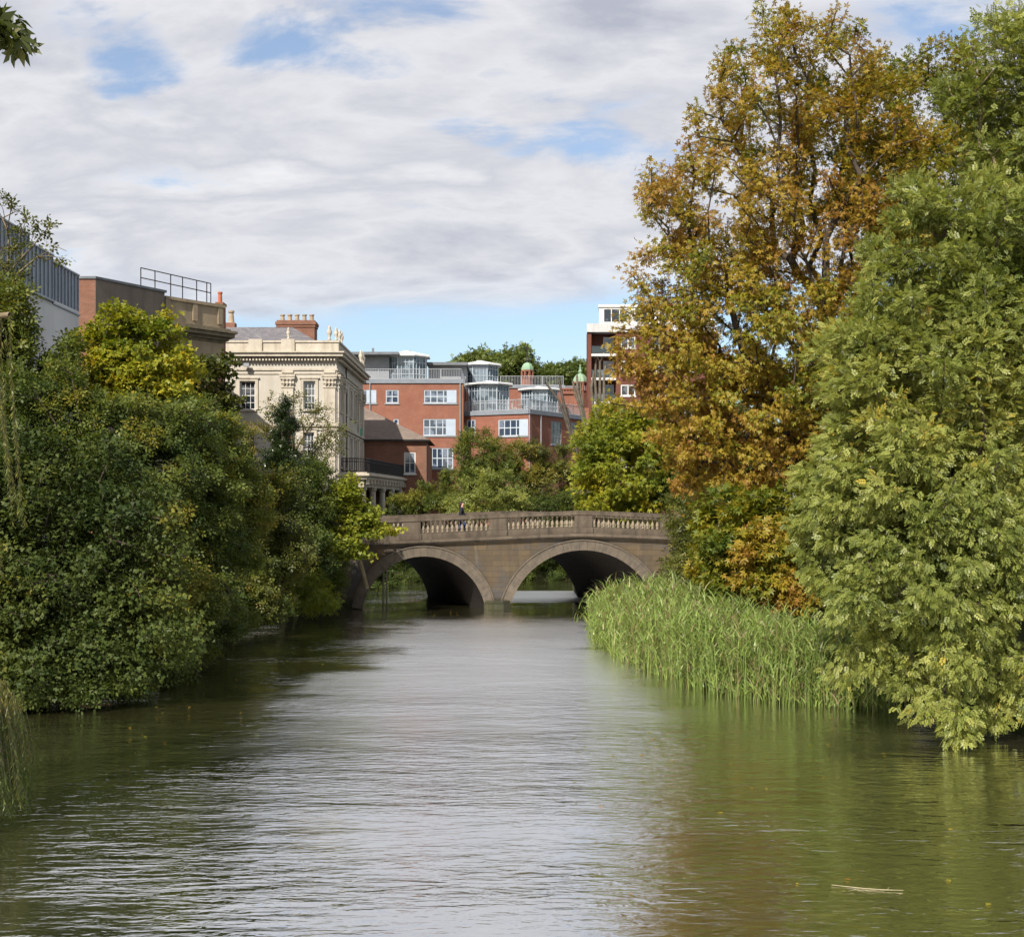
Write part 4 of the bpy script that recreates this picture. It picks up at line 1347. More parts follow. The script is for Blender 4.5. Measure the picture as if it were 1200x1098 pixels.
# ------------------------------------------------------------------ brick hall with green cupolas, behind
copper = surf('green_copper', (0.17, 0.29, 0.19), (0.23, 0.34, 0.24), 0.7, 2.0, 0.3, 0, 0, 8, (0.22, 0.24, 0.15), 0.5, True)
TL = Thing('brick_hall', 'brick hall with slate roof and two turrets under green copper cupolas', 'hall', (6, 158, 3.0))
f = MB()
f.box(X_(602, 160), X_(690, 160), 160, 172, 3.0, Z_(470, 160))
f.build('wall', red_brick, TL)
f = MB()
xa, xb = X_(602, 160), X_(692, 160)
f.poly([(xa, 159.7, Z_(470, 160)), (xb, 159.7, Z_(470, 160)), (xb, 166, Z_(452, 166)), (xa, 166, Z_(452, 166))])
f.poly([(xb, 172, Z_(470, 160)), (xa, 172, Z_(470, 160)), (xa, 166, Z_(452, 166)), (xb, 166, Z_(452, 166))])
f.build('roof', slate, TL)
for px, yb, yd, yt, yf, wd, Y in ((618, 470, 434, 425, 404, 14, 158.5), (680, 480, 448, 438, 427, 17, 157.0)):
    c = (X_(px, Y), Y)
    r = wd / 2 * Y / FPX
    zb_, zd, zt, zf = Z_(yb, Y), Z_(yd, Y), Z_(yt, Y), Z_(yf, Y)
    f = MB()
    f.lathe((c[0], c[1], 0), [(r, zb_ - 3), (r, zd - 1.15)], 8, PI / 8)
    f.lathe((c[0], c[1], 0), [(r * 1.06, zd - 1.147), (r * 1.06, zd - 1.05)], 8, PI / 8)
    f.lathe((c[0], c[1], 0), [(r * 1.08, zd - 0.2), (r * 1.12, zd - 0.06), (r * 1.12, zd)], 8, PI / 8)
    f.lathe((c[0], c[1], 0), [(r * 0.6, zd - 1.05), (r * 0.6, zd - 0.2)], 8, PI / 8)
    for k in range(8):
        t = PI / 8 + k * PI / 4
        f.tube((c[0] + r * 0.94 * math.cos(t), c[1] + r * 0.94 * math.sin(t), zd - 1.05), (c[0] + r * 0.94 * math.cos(t), c[1] + r * 0.94 * math.sin(t), zd - 0.18), 0.15, n=4)
    tu = f.build('turret', red_brick, TL)
    f = MB()
    hdm = zt - zd
    f.lathe((c[0], c[1], zd + 0.003), [(r * 1.1, 0), (r * 1.05, hdm * 0.25), (r * 0.9, hdm * 0.55), (r * 0.6, hdm * 0.85), (r * 0.2, hdm), (0.12, hdm + 0.15)], 8, PI / 8)
    f.build('cupola', copper, TL, parent=tu)
    f = MB()
    f.lathe((c[0], c[1], zt), [(0.14, 0), (0.26, 0.25), (0.14, 0.5), (0.1, 0.6), (0.08, zf - zt)], 6)
    f.tube((c[0] - 0.3, c[1], zf - 0.5), (c[0] + 0.3, c[1], zf - 0.5), 0.035, n=4)
    f.build('finial', iron if px < 650 else copper, TL, parent=tu)

# ------------------------------------------------------------------ lamp post in front of the stucco house
LP = Thing('lamp_post', 'slim dark street lamp with pale head in front of the stucco house', 'street lamp', (X_(263, 88), 88, 3.4))
p = at(263, 426, 88)
f = MB(); f.tube((p[0], 88, 3.4), (p[0], 88, p[2] - 0.1), 0.08, 0.05, 8); f.build('pole', iron, LP)
f = MB(); f.lathe((p[0], 88, p[2] - 0.15), [(0.06, 0), (0.17, 0.08), (0.19, 0.25), (0.08, 0.34)], 10); f.build('lantern', white_paint, LP)

# ------------------------------------------------------------------ mooring post under the left arch and a stick on the water
PO = Thing('mooring_posts', 'pair of thin weathered timber posts standing in the water under the left arch', 'post', (X_(450, 63.5), 63.5, -1))
old_wood = surf('weathered_timber', (0.16, 0.14, 0.115), (0.23, 0.2, 0.17), 0.9, 4.0)
for px in (449, 453):
    x = X_(px, 63.5)
    f = MB(); f.tube((x, 63.5, -1), (x + 0.02, 63.5, 1.95), 0.05, 0.045, 7); f.build('post', old_wood, PO)
f = MB(); f.tube((X_(449, 63.5), 63.45, 1.5), (X_(453, 63.5), 63.45, 1.5), 0.03); f.build('crosspiece', old_wood, PO)
f = MB()
pa, pb = (4.02, 16.1, 0.015), (4.85, 15.85, 0.02)
f.tube(pa, (4.4, 15.97, 0.008), 0.004, 0.006); f.tube((4.4, 15.97, 0.008), (4.62, 15.9, 0.012), 0.006, 0.006); f.tube((4.62, 15.9, 0.012), pb, 0.006, 0.003); f.tube((4.66, 15.9, 0.012), (4.7, 15.93, 0.04), 0.004, 0.002)
setp(f.build('floating_stick', surf('pale_wet_wood', (0.27, 0.24, 0.14), (0.2, 0.17, 0.1), 0.6, 6.0)), 'thin pale stick floating on the water at the lower right', 'stick')

g9 = np.random.default_rng(91)
P9 = np.concatenate([np.stack([g9.uniform(-9.5, -5, 40), g9.uniform(22, 52, 40), np.full(40, 0.012)], 1), np.stack([g9.uniform(-6, 6, 30), g9.uniform(52, 61, 30), np.full(30, 0.012)], 1), np.stack([g9.uniform(1, 7.5, 40), g9.uniform(15, 31, 40), np.full(40, 0.012)], 1)])
D9 = unit(np.concatenate([g9.normal(size=(110, 2)), np.zeros((110, 1))], 1))
me = leafy_mesh('floating_leaves', P9, D9, unit(np.concatenate([g9.normal(0, 0.1, (110, 2)), np.ones((110, 1))], 1)), g9.uniform(0.06, 0.13, 110), g9.random(110), *_leaflets([(0, 0, 0, 0, 1.0, 0.55, 0.0)]))
setp(link_mesh('floating_leaves', me, L_chest), 'small fallen leaves drifting on the river surface', 'leaves', None, 'stuff')

# ------------------------------------------------------------------ person crossing the bridge
def skin(name, pts, edges, rad, mat, parent, org, root=0, sub=2):
    me = bpy.data.meshes.new(name)
    me.from_pydata([tuple(np.array(p) - org) for p in pts], edges, [])
    o = link_mesh(name, me, mat, parent)
    m = o.modifiers.new('skin', 'SKIN')
    for i, r in enumerate(rad):
        me.skin_vertices[0].data[i].radius = (r, r) if isinstance(r, (int, float)) else r
    me.skin_vertices[0].data[root].use_root = True
    s = o.modifiers.new('subdivision', 'SUBSURF'); s.levels = s.render_levels = sub
    return o
xp, yp = X_(541, 63.0), 63.0
zp = ctop(xp) - 1.05
TP = Thing('person', 'person with long dark hair, dark coat and blue jeans walking across the bridge', 'person', (xp, yp, zp))
sk_m = surf('skin', (0.5, 0.3, 0.22), (0.46, 0.27, 0.2), 0.55, 6.0)
def B(x, y, z): return (xp + x, yp + y, zp + z)
pts = [B(0, 0, .95), B(0, 0, 1.15), B(.01, 0, 1.38), B(.02, 0, 1.47), B(.04, 0, 1.56), B(.05, 0, 1.66),
       B(.0, -.16, 1.37), B(-.06, -.21, 1.12), B(.08, -.2, .93), B(.12, -.19, .84),
       B(.0, .16, 1.37), B(.08, .21, 1.12), B(.24, .2, .98), B(.3, .19, .93),
       B(.0, -.09, .9), B(.18, -.09, .5), B(.22, -.09, .08), B(.36, -.09, .04),
       B(.0, .09, .9), B(-.06, .09, .48), B(-.3, .09, .14), B(-.22, .09, .04)]
edges = [(0, 1), (1, 2), (2, 3), (3, 4), (4, 5), (2, 6), (6, 7), (7, 8), (8, 9), (2, 10), (10, 11), (11, 12), (12, 13), (0, 14), (14, 15), (15, 16), (16, 17), (0, 18), (18, 19), (19, 20), (20, 21)]
rad = [.13, .12, .14, .055, .085, .09, .06, .045, .034, .036, .06, .045, .034, .036, .085, .06, .042, .035, .085, .06, .042, .035]
skin('body', pts, edges, rad, sk_m, TP.o, TP.org)
skin('coat', pts[:4] + pts[6:9] + pts[10:13] + [B(0, 0, .78)], [(0, 1), (1, 2), (2, 3), (2, 4), (4, 5), (5, 6), (2, 7), (7, 8), (8, 9), (0, 10)], [.17, .15, .17, .075, .08, .062, .05, .08, .062, .05, .18], surf('dark_navy_cloth', (0.012, 0.013, 0.022), (0.02, 0.02, 0.03), 0.9, 8.0), TP.o, TP.org)
skin('jeans', [pts[0]] + pts[14:17] + pts[18:21], [(0, 1), (1, 2), (2, 3), (0, 4), (4, 5), (5, 6)], [.14, .1, .075, .06, .1, .075, .06], surf('blue_denim', (0.03, 0.045, 0.12), (0.045, 0.065, 0.15), 0.9, 8.0), TP.o, TP.org)
skin('hair', [B(.03, 0, 1.72), B(-.03, 0, 1.66), B(-.07, 0, 1.54), B(-.08, 0, 1.4)], [(0, 1), (1, 2), (2, 3)], [.075, .105, .09, .06], surf('dark_hair', (0.02, 0.013, 0.01), (0.035, 0.022, 0.015), 0.6, 20.0), TP.o, TP.org)

# ------------------------------------------------------------------ pollarded stems between the round tree and the apartments
def pollard(label, Y, trunk, stems, mat):
    b = at(*trunk[0], Y)
    t = Thing('pollarded_tree', label, 'tree', (b[0], Y, 3.0), 'bare pollarded trees behind the bridge')
    f = MB()
    f.tube((b[0], Y, 3.0), b, 0.32, 0.26, 8)
    tp = [at(x, y, Y) for x, y in trunk]
    for p, q in zip(tp[:-1], tp[1:]): f.tube(p, q, 0.26, 0.2, 8)
    f.build('trunk', mat, t)
    for k, st in enumerate(stems):
        f = MB()
        pp = [at(x, y, Y) + np.array((0, (k % 3 - 1) * 0.4 * i / len(st), 0)) for i, (x, y) in enumerate(st)]
        m = len(pp)
        for i in range(m - 1): f.tube(pp[i], pp[i + 1], 0.15 - 0.08 * i / m, 0.15 - 0.08 * (i + 1) / m, 7)
        for _ in range(10):
            i = rng.randrange(1, m)
            d = np.array((rng.uniform(-.35, .35), rng.uniform(-.35, .35), rng.uniform(.2, .7)))
            f.tube(pp[i], pp[i] + d, 0.02, 0.006, 4)
        f.build('limb', mat, t)
pollard('bare pollarded trunk leaning left in front of the brick apartments', 108.0, [(683, 560), (672, 520)], [[(672, 520), (663, 492), (655, 470), (640, 450)], [(672, 520), (662, 480), (657, 455), (655, 446)], [(674, 515), (668, 500), (664, 478)]], surf('weathered_grey_bark', (0.065, 0.055, 0.045), (0.11, 0.095, 0.08), 0.9, 3.0, 0.15))
pollard('bare pollarded trunk with upright stems below the green cupola', 106.0, [(692, 560), (688, 512)], [[(688, 512), (680, 478), (674, 462), (671, 447)], [(688, 512), (682, 480), (677, 458), (676, 440)], [(689, 510), (684, 484), (681, 462), (680, 447)]], bark_grey)
pollard('bare pollarded trunk with upright stems before the apartment tower', 110.0, [(708, 560), (704, 500)], [[(704, 500), (699, 470), (697, 445), (698, 427)], [(704, 500), (703, 468), (703, 442), (703, 424)], [(705, 500), (708, 470), (708, 446), (710, 428)], [(704, 500), (695, 478), (693, 455), (696, 436)]], bark_grey)

# ------------------------------------------------------------------ trees and shrubs
LB = 'trees and shrubs along the left bank'
RB = 'trees and shrubs on the right bank'
MBk = 'shrubs behind the bridge'
FB = 'distant trees behind the brick apartments'

# right bank
tree('chestnut_tree', 'tallest golden brown chestnut tree spreading over the bridge end', 'tree', RB, (11.6, 46.5, 2.0),
     [(925, 95, 95, 85, 46.5, 3.2), (860, 120, 55, 55, 46, 2.4), (985, 85, 55, 65, 47, 2.4), (905, 40, 50, 40, 46.5, 1.8), (1000, 170, 90, 90, 47, 3.0), (850, 235, 110, 80, 45.5, 3.2), (785, 235, 45, 45, 45, 1.8), (940, 270, 110, 100, 46, 3.4),
      (800, 330, 65, 60, 44.5, 2.4), (770, 320, 35, 45, 44.5, 1.5), (880, 380, 110, 90, 45, 3.4), (790, 430, 65, 60, 44.5, 2.6), (755, 410, 35, 55, 44.5, 1.6, 1.5), (742, 455, 34, 34, 44.5, 1.3, 2.2), (745, 375, 28, 38, 44.5, 1.3, 2.2), (790, 390, 50, 50, 45, 1.8, 1.6), (960, 420, 90, 100, 46, 3.4), (880, 500, 100, 80, 45, 3.2), (830, 520, 55, 70, 44.5, 2.2), (950, 560, 90, 80, 45.5, 3.0), (845, 585, 45, 40, 45, 1.8), (870, 455, 90, 70, 46, 2.6, 1.6), (800, 480, 55, 60, 45, 2.2, 1.5), (910, 490, 90, 70, 47.5, 2.6, 1.6), (860, 540, 80, 60, 46.5, 2.4, 1.5)],
     760, 40000, 'palmate', 0.14, L_chest, bark_dark, 0.36, 0.46, lean=(11.4, 46.3, 14.5), gaps=0.17, seed=11, shell=0.55, mind=0.58, droop=0.5, bf=0.45, patch=0.42, vary=0.14, tintbias=0.03)
tree('chestnut_tree', 'broad golden brown chestnut tree rising behind the ash trees', 'tree', RB, (15.5, 50.5, 2.2),
     [(1075, 130, 65, 70, 50.5, 3.0), (1040, 210, 70, 80, 50, 3.2), (1110, 230, 70, 90, 51, 3.2), (1060, 320, 80, 80, 50, 3.2), (1120, 90, 50, 50, 51, 2.4), (1150, 160, 50, 70, 51, 2.4), (1020, 130, 45, 60, 50, 2.4), (1040, 440, 90, 100, 50, 3.2), (1020, 580, 90, 80, 49, 3.0)],
     380, 26000, 'palmate', 0.145, L_chest, bark_dark, 0.46, 0.4, lean=(15.3, 50.5, 15.0), seed=12, shell=0.5, mind=0.6, droop=0.45, bf=0.45, patch=0.36, tintbias=-0.02)
tree('ash_tree', 'broad pale green ash tree hanging low over the river on the right', 'tree', RB, (11.5, 28.8, 1.0),
     [(1095, 410, 125, 110, 28.5, 2.2), (1010, 460, 70, 80, 28.5, 1.5), (1155, 270, 70, 85, 29, 1.7), (1110, 330, 60, 60, 28.8, 1.5), (1050, 570, 110, 100, 28, 2.0), (1150, 620, 110, 140, 27.5, 2.1), (1075, 700, 110, 85, 27, 1.8), (985, 590, 50, 60, 28.5, 1.2), (990, 670, 55, 60, 28, 1.2),
      (1140, 780, 75, 55, 26.3, 1.3), (1040, 785, 60, 40, 26.8, 1.1), (1195, 480, 70, 190, 28.5, 2.0), (1128, 850, 20, 26, 25.2, 0.4, 3.0), (1195, 820, 50, 40, 26, 1.0), (975, 540, 40, 50, 29, 1.0), (1090, 830, 40, 22, 25.8, 0.7), (1045, 300, 34, 30, 28.8, 1.0), (985, 400, 34, 32, 28.6, 1.0), (958, 468, 26, 26, 28.6, .8), (1080, 245, 36, 32, 29, 1.1), (945, 610, 24, 22, 28.6, .8)],
     800, 58000, 'pinnate', 0.145, L_ash, bark_dark, 0.25, 0.3, lean=(10.2, 28.6, 5.5), gaps=0.36, tintbias=-0.05, seed=13, shell=0.3, mind=0.38, droop=0.4, bf=0.4, patch=0.26, vary=0.17)
tree('ash_tree', 'taller pale green ash tree standing behind at the right edge', 'tree', RB, (17.2, 38.5, 2.0),
     [(1180, 60, 55, 75, 38, 2.4), (1150, 110, 45, 55, 38, 1.8), (1200, 160, 60, 80, 38, 2.4), (1175, 210, 50, 60, 38, 2.0), (1230, 100, 60, 110, 38.5, 2.6), (1180, 330, 80, 90, 39, 2.6), (1160, 460, 80, 100, 39, 2.6), (1120, 590, 90, 90, 38, 2.6)],
     380, 20000, 'pinnate', 0.2, L_ash, bark_tan, 0.38, 0.28, lean=(15.8, 38.3, 15.0), seed=14, shell=0.45, mind=0.42, droop=0.35, bf=0.35, tintbias=-0.08)
tree('chestnut_sapling', 'low yellow green chestnut growth between the reeds and the tall chestnut', 'shrub', RB, (7.3, 41.5, 1.2),
     [(865, 640, 45, 50, 41, 1.3), (850, 600, 40, 35, 41.5, 1.2), (900, 610, 45, 35, 41.2, 1.3), (955, 600, 50, 45, 40.5, 1.4), (840, 670, 25, 30, 41, .8)],
     90, 5200, 'palmate', 0.18, L_chest_g, bark_dark, 0.32, 0.09, seed=15, shell=0.4, mind=0.3, droop=0.4)
tree('chestnut_sapling', 'rusty orange chestnut growth low beside the ash leaves', 'shrub', RB, (8.6, 40.5, 1.4),
     [(905, 650, 45, 45, 40, 1.3), (925, 690, 40, 35, 39.5, 1.1), (890, 680, 35, 30, 40, 1.0)],
     60, 3400, 'palmate', 0.17, L_chest, bark_dark, 0.32, 0.08, seed=16, shell=0.4, mind=0.3, droop=0.4, tintbias=0.04, patch=0.5)
tree('elder_bush', 'dull olive bush covering the right end of the bridge', 'shrub', RB, (8.3, 55.0, 1.5),
     [(805, 600, 28, 35, 55, 1.2), (815, 640, 32, 40, 54.5, 1.3), (800, 668, 25, 25, 54, 1.0), (850, 660, 40, 35, 53, 1.4)],
     90, 4200, 'ovate', 0.13, L_olive, bark_dark, 0.36, 0.08, seed=17, shell=0.4, mind=0.3)
tree('round_tree', 'rounded bright yellow green tree behind the bridge', 'tree', MBk, (8.0, 83.0, 3.2),
     [(735, 545, 58, 62, 82, 3.6), (700, 525, 32, 45, 81.5, 2.2), (770, 550, 38, 55, 82.5, 2.4), (722, 500, 36, 28, 82, 2.2), (690, 575, 24, 30, 81, 1.6), (745, 595, 50, 22, 81, 2.0), (760, 500, 34, 30, 83, 2.0)],
     240, 12000, 'palmate', 0.22, L_yel, bark_dark, 0.5, 0.25, seed=18, shell=0.6, mind=0.5, droop=0.4, tintbias=0.02, patch=0.34)
tree('bank_tree', 'dark green tree filling the gap behind the right end of the bridge', 'tree', MBk, (14.0, 79.0, 3.0),
     [(850, 560, 60, 50, 78, 2.6), (900, 540, 60, 60, 79, 3.0), (870, 500, 60, 50, 80, 3.0), (820, 590, 40, 25, 78, 2.0)],
     160, 8500, 'ovate', 0.19, L_mid, bark_dark, 0.5, 0.2, seed=59, shell=0.4, mind=0.5, tintbias=0.05)
tree('bushy_tree', 'tall dark green bushy tree before the brick apartments', 'tree', MBk, (X_(560, 94), 94, 3.3),
     [(560, 535, 34, 42, 94, 2.4), (575, 560, 40, 40, 94, 2.4), (540, 570, 25, 30, 94, 1.6)], 120, 7000, 'ovate', 0.15, L_mid, bark_dark, 0.42, 0.15, seed=19, mind=0.4, tintbias=0.2)
tree('bushy_tree', 'pale green rounded bush behind the middle of the parapet', 'shrub', MBk, (X_(568, 88), 88, 3.2),
     [(568, 578, 42, 34, 88, 1.8), (590, 590, 35, 25, 87.5, 1.5), (545, 592, 25, 20, 87, 1.3)], 90, 4600, 'ovate', 0.16, L_ash, bark_dark, 0.36, 0.12, seed=20, mind=0.3)
tree('bushy_tree', 'olive brown bush behind the parapet beside the round tree', 'shrub', MBk, (X_(630, 96), 96, 3.2),
     [(620, 550, 36, 40, 96, 2.2), (645, 570, 32, 36, 95, 2.0), (605, 580, 30, 28, 95, 1.8), (655, 545, 18, 28, 95, 1.4)], 130, 6200, 'ovate', 0.17, L_olive, bark_dark, 0.42, 0.14, seed=21, mind=0.35, tintbias=0.14)
tree('laurel_bush', 'grey green bush below the small brick house', 'shrub', MBk, (X_(495, 96), 96, 3.2),
     [(492, 588, 28, 22, 96, 1.5), (520, 592, 22, 18, 95, 1.3), (470, 595, 22, 16, 95, 1.2)], 70, 3400, 'ovate', 0.15, L_mid, bark_dark, 0.35, 0.1, seed=22, mind=0.3, tintbias=0.22)
tree('laurel_bush', 'low bush along the parapet beside the round tree', 'shrub', MBk, (X_(660, 90), 90, 3.2),
     [(640, 596, 35, 16, 90, 1.5), (600, 600, 30, 12, 90, 1.3), (675, 592, 25, 20, 89, 1.3)], 70, 3400, 'ovate', 0.15, L_mid, bark_dark, 0.35, 0.1, seed=23, mind=0.3)
tree('willow_bush', 'dark bush at the water edge seen through the right arch', 'shrub', MBk, (2.5, 90, 0.6),
     [(640, 662, 45, 24, 88.5, 1.2), (605, 660, 40, 26, 88.7, 1.2), (680, 655, 40, 28, 88.7, 1.2), (645, 635, 70, 30, 89.5, 1.4), (560, 655, 40, 30, 89, 1.3)], 170, 9000, 'ovate', 0.17, L_mid, bark_dark, 0.4, 0.1, seed=24, mind=0.3)
tree('willow_bush', 'dark bush at the water edge seen through the left arch', 'shrub', MBk, (-9.5, 82, 0.4),
     [(440, 690, 40, 26, 80, 1.4), (425, 660, 40, 35, 80, 1.4), (475, 678, 30, 26, 87, 1.4), (500, 665, 35, 30, 88.5, 1.4), (450, 650, 45, 30, 88, 1.4), (410, 690, 30, 24, 78, 1.2)], 150, 7600, 'ovate', 0.17, L_dark, bark_dark, 0.4, 0.1, seed=25, mind=0.3)
for i, (lb, lo_) in enumerate((('rounded distant tree between the two glass rooms', [(570, 430, 34, 20, 195, 5), (545, 432, 22, 14, 195, 4)]),
                               ('distant tree rising just left of the green cupola', [(608, 428, 22, 22, 190, 4.5), (595, 440, 22, 16, 190, 4)]),
                               ('distant trees low between the two green cupolas', [(652, 443, 20, 18, 192, 4), (636, 450, 16, 16, 192, 3.5)]),
                               ('distant tree peeping past the apartment tower', [(680, 440, 20, 16, 198, 4), (668, 448, 16, 14, 198, 3.5)]))):
    tree('distant_tree', lb, 'tree', FB, (X_(lo_[0][0], lo_[0][4]), lo_[0][4], 3.4), lo_, 90, 3600, 'tuft', 0.34, L_far, bark_dark, 0.9, 0.35, seed=30 + i, mind=0.9, shell=0.4)

# left bank
tree('sycamore_tree', 'dark broad leaved sycamore leaning over the water at the lower left', 'tree', LB, (-13.8, 33.5, 0.7),
     [(60, 690, 110, 90, 31.5, 1.9), (150, 640, 80, 80, 32, 1.7), (40, 580, 80, 70, 32, 1.7), (175, 735, 75, 60, 31.5, 1.5), (100, 770, 95, 38, 31, 1.4), (-40, 640, 90, 150, 32, 2.0), (120, 560, 60, 50, 33, 1.5), (30, 785, 60, 32, 30.5, 1.3)],
     520, 40000, 'lobed', 0.092, L_dark, bark_dark, 0.32, 0.2, gaps=0.12, seed=41, shell=0.4, mind=0.31, droop=0.35, patch=0.34)
tree('alder_tree', 'dark green tree filling the middle of the left bank', 'tree', LB, (-14.5, 39.0, 1.4),
     [(205, 505, 65, 50, 39, 2.0), (125, 510, 70, 58, 39, 2.0), (180, 560, 95, 75, 38.5, 2.3), (235, 600, 55, 70, 39, 1.8), (65, 480, 55, 60, 39.5, 2.0), (95, 540, 70, 70, 39, 2.0), (235, 690, 55, 55, 38, 1.6), (20, 500, 60, 80, 39, 2.0)],
     400, 23000, 'ovate', 0.12, L_mid, bark_dark, 0.34, 0.26, seed=42, shell=0.4, mind=0.46, droop=0.3, tintbias=0.02, patch=0.55)
tree('hazel_tree', 'light yellow green hazel tree leaning out in the middle of the left bank', 'tree', LB, (-12.2, 42.5, 1.2),
     [(258, 560, 42, 50, 41.5, 1.5), (250, 505, 32, 34, 42, 1.3), (285, 595, 36, 44, 42, 1.4), (268, 640, 40, 36, 41.5, 1.4), (222, 490, 30, 26, 42.5, 1.1)],
     190, 9500, 'ovate', 0.12, L_mid, bark_tan, 0.32, 0.13, seed=58, shell=0.4, mind=0.36, patch=0.4, tintbias=0.24, flat=0.45)
tree('field_maple', 'sunlit yellow green maple crown above the left bank trees', 'tree', LB, (-14.9, 46.5, 1.8),
     [(148, 382, 30, 26, 46, 1.3), (188, 392, 22, 28, 46, 1.2), (115, 402, 24, 22, 46, 1.0), (150, 430, 60, 35, 45.5, 1.6), (205, 430, 25, 30, 45.5, 1.1), (170, 465, 65, 30, 45, 1.5), (105, 455, 35, 30, 45.5, 1.2)],
     220, 9500, 'lobed', 0.14, L_yel, bark_tan, 0.3, 0.16, seed=43, shell=0.4, mind=0.3, droop=0.2, tintbias=0.16, flat=0.45)
tree('elm_tree', 'leafy green tree at the left edge below the metal cladding', 'tree', LB, (-17.5, 42.0, 2.0),
     [(5, 400, 40, 60, 42, 1.8), (35, 440, 40, 50, 42, 1.7), (-30, 440, 60, 110, 42, 2.2), (70, 420, 30, 30, 42.5, 1.2), (20, 350, 18, 25, 42, .9)],
     170, 8000, 'ovate', 0.15, L_mid, bark_grey, 0.36, 0.18, seed=44, shell=0.45, mind=0.36, tintbias=0.1)
tree('sparse_tree', 'thin half bare tree with few leaves against the metal cladding', 'tree', LB, (-17.3, 44.2, 2.0),
     [(10, 240, 20, 28, 44, .8), (42, 258, 22, 20, 44, .8), (60, 300, 22, 12, 44, .7), (15, 300, 26, 36, 44, 1.0), (5, 345, 26, 30, 44, 1.1), (75, 298, 10, 8, 44, .4)],
     95, 900, 'ovate', 0.14, L_olive, bark_tan, 0.2, 0.075, lean=(-17.0, 44.1, 9.5), seed=45, shell=0.3, mind=0.28, tipkeep=0.6, bf=0.5)
tree('open_maple', 'open olive green tree in front of the corner building', 'tree', LB, (-13.6, 53.0, 1.9),
     [(238, 440, 30, 30, 53, 1.3), (220, 490, 40, 40, 53, 1.6), (262, 470, 18, 28, 53, .9), (240, 545, 45, 40, 53, 1.7), (258, 425, 16, 14, 53, .7), (205, 450, 22, 24, 53, 1.0)],
     150, 5600, 'lobed', 0.16, L_olive, bark_tan, 0.34, 0.15, seed=46, shell=0.4, mind=0.35, flat=0.4, tintbias=-0.05)
tree('olive_willow', 'olive green tree halfway along the left bank before the stucco house', 'tree', LB, (-11.6, 50.5, 1.2),
     [(305, 600, 45, 50, 50.5, 1.7), (295, 650, 55, 55, 50, 1.8), (330, 640, 45, 50, 50, 1.6), (275, 555, 35, 40, 51, 1.4), (335, 580, 35, 30, 51, 1.3), (300, 700, 50, 25, 49, 1.3)],
     220, 10500, 'ovate', 0.13, L_olive, bark_dark, 0.36, 0.16, seed=47, shell=0.45, mind=0.36, patch=0.5, tintbias=0.0)
tree('ivy_stump', 'ivy clad tree stump standing before the stucco house', 'tree', LB, (X_(330, 59), 59, 1.8),
     [(333, 505, 15, 34, 59, .6), (330, 550, 18, 36, 59, .7), (325, 595, 22, 30, 59, .8), (336, 478, 9, 14, 59, .35), (322, 535, 12, 20, 58.8, .5)],
     120, 6000, 'ovate', 0.1, L_ivy, bark_dark, 0.24, 0.16, lean=at(333, 490, 59), seed=48, shell=0.5, mind=0.22)
tree('sparse_tree', 'thin see through tree with scattered leaves before the stucco facade', 'tree', LB, (X_(345, 61), 61, 1.9),
     [(335, 480, 40, 25, 61, 1.2), (375, 500, 38, 28, 61, 1.2), (300, 510, 30, 30, 61, 1.0), (385, 530, 25, 20, 61, .9), (350, 520, 50, 35, 61, 1.3)],
     110, 1500, 'ovate', 0.12, L_olive, bark_tan, 0.28, 0.1, lean=at(345, 530, 61), seed=49, shell=0.3, mind=0.3, tipkeep=0.8, bf=0.5, tintbias=0.1)
tree('yew_tree', 'dark dense rounded shrub tree below the stucco house', 'tree', LB, (X_(375, 57), 57, 1.4),
     [(356, 572, 30, 36, 57, 1.5), (342, 615, 36, 40, 56.5, 1.5), (374, 610, 24, 34, 57, 1.2), (362, 650, 30, 34, 56, 1.4), (378, 548, 12, 12, 58, .7)],
     190, 9000, 'ovate', 0.12, L_mid, bark_dark, 0.36, 0.14, seed=50, shell=0.5, mind=0.34, tintbias=-0.12)
tree('yellow_maple', 'bright lime green young maple growing against the left bridge end', 'tree', LB, (X_(430, 58.5), 58.5, 1.2),
     [(406, 582, 20, 24, 58, 1.0), (418, 604, 24, 16, 58, 1.0), (432, 622, 24, 8, 57.8, .8), (402, 635, 24, 18, 57.5, 1.0), (410, 562, 11, 12, 58, .6), (458, 621, 16, 4, 59.5, .5), (424, 650, 12, 6, 57.5, .5)],
     140, 6000, 'lobed', 0.13, L_yel, bark_tan, 0.28, 0.1, seed=51, shell=0.4, mind=0.26, tintbias=0.0, flat=0.5)
tree('riverside_bush', 'dark leafy bush at the foot of the left arch', 'shrub', LB, (X_(400, 58.6), 58.6, 0.5),
     [(382, 680, 22, 28, 58.3, 1.0), (366, 655, 24, 28, 58, 1.0), (394, 655, 13, 22, 58.5, .6), (372, 705, 20, 8, 58, .8)],
     90, 4000, 'ovate', 0.12, L_mid, bark_dark, 0.28, 0.07, seed=52, shell=0.4, mind=0.26, tintbias=-0.05)
tree('riverside_bush', 'sunlit yellow green bush low on the left bank near the bridge', 'shrub', LB, (X_(365, 55.5), 55.5, 0.4),
     [(362, 690, 26, 24, 55, .9), (372, 705, 26, 14, 54.5, .8), (345, 675, 14, 18, 55.5, .6)],
     70, 3000, 'narrow', 0.13, L_yel, bark_dark, 0.26, 0.06, seed=53, shell=0.4, mind=0.24, tintbias=-0.12)
tree('riverside_bush', 'trailing green bush touching the water halfway along the left bank', 'shrub', LB, (X_(300, 50), 50, 0.3),
     [(300, 712, 45, 18, 49, 1.1), (260, 725, 40, 20, 46, 1.1), (330, 705, 30, 18, 51, 1.0), (285, 690, 50, 25, 49, 1.2)],
     110, 5200, 'ovate', 0.12, L_mid, bark_dark, 0.28, 0.06, seed=54, shell=0.4, mind=0.26)
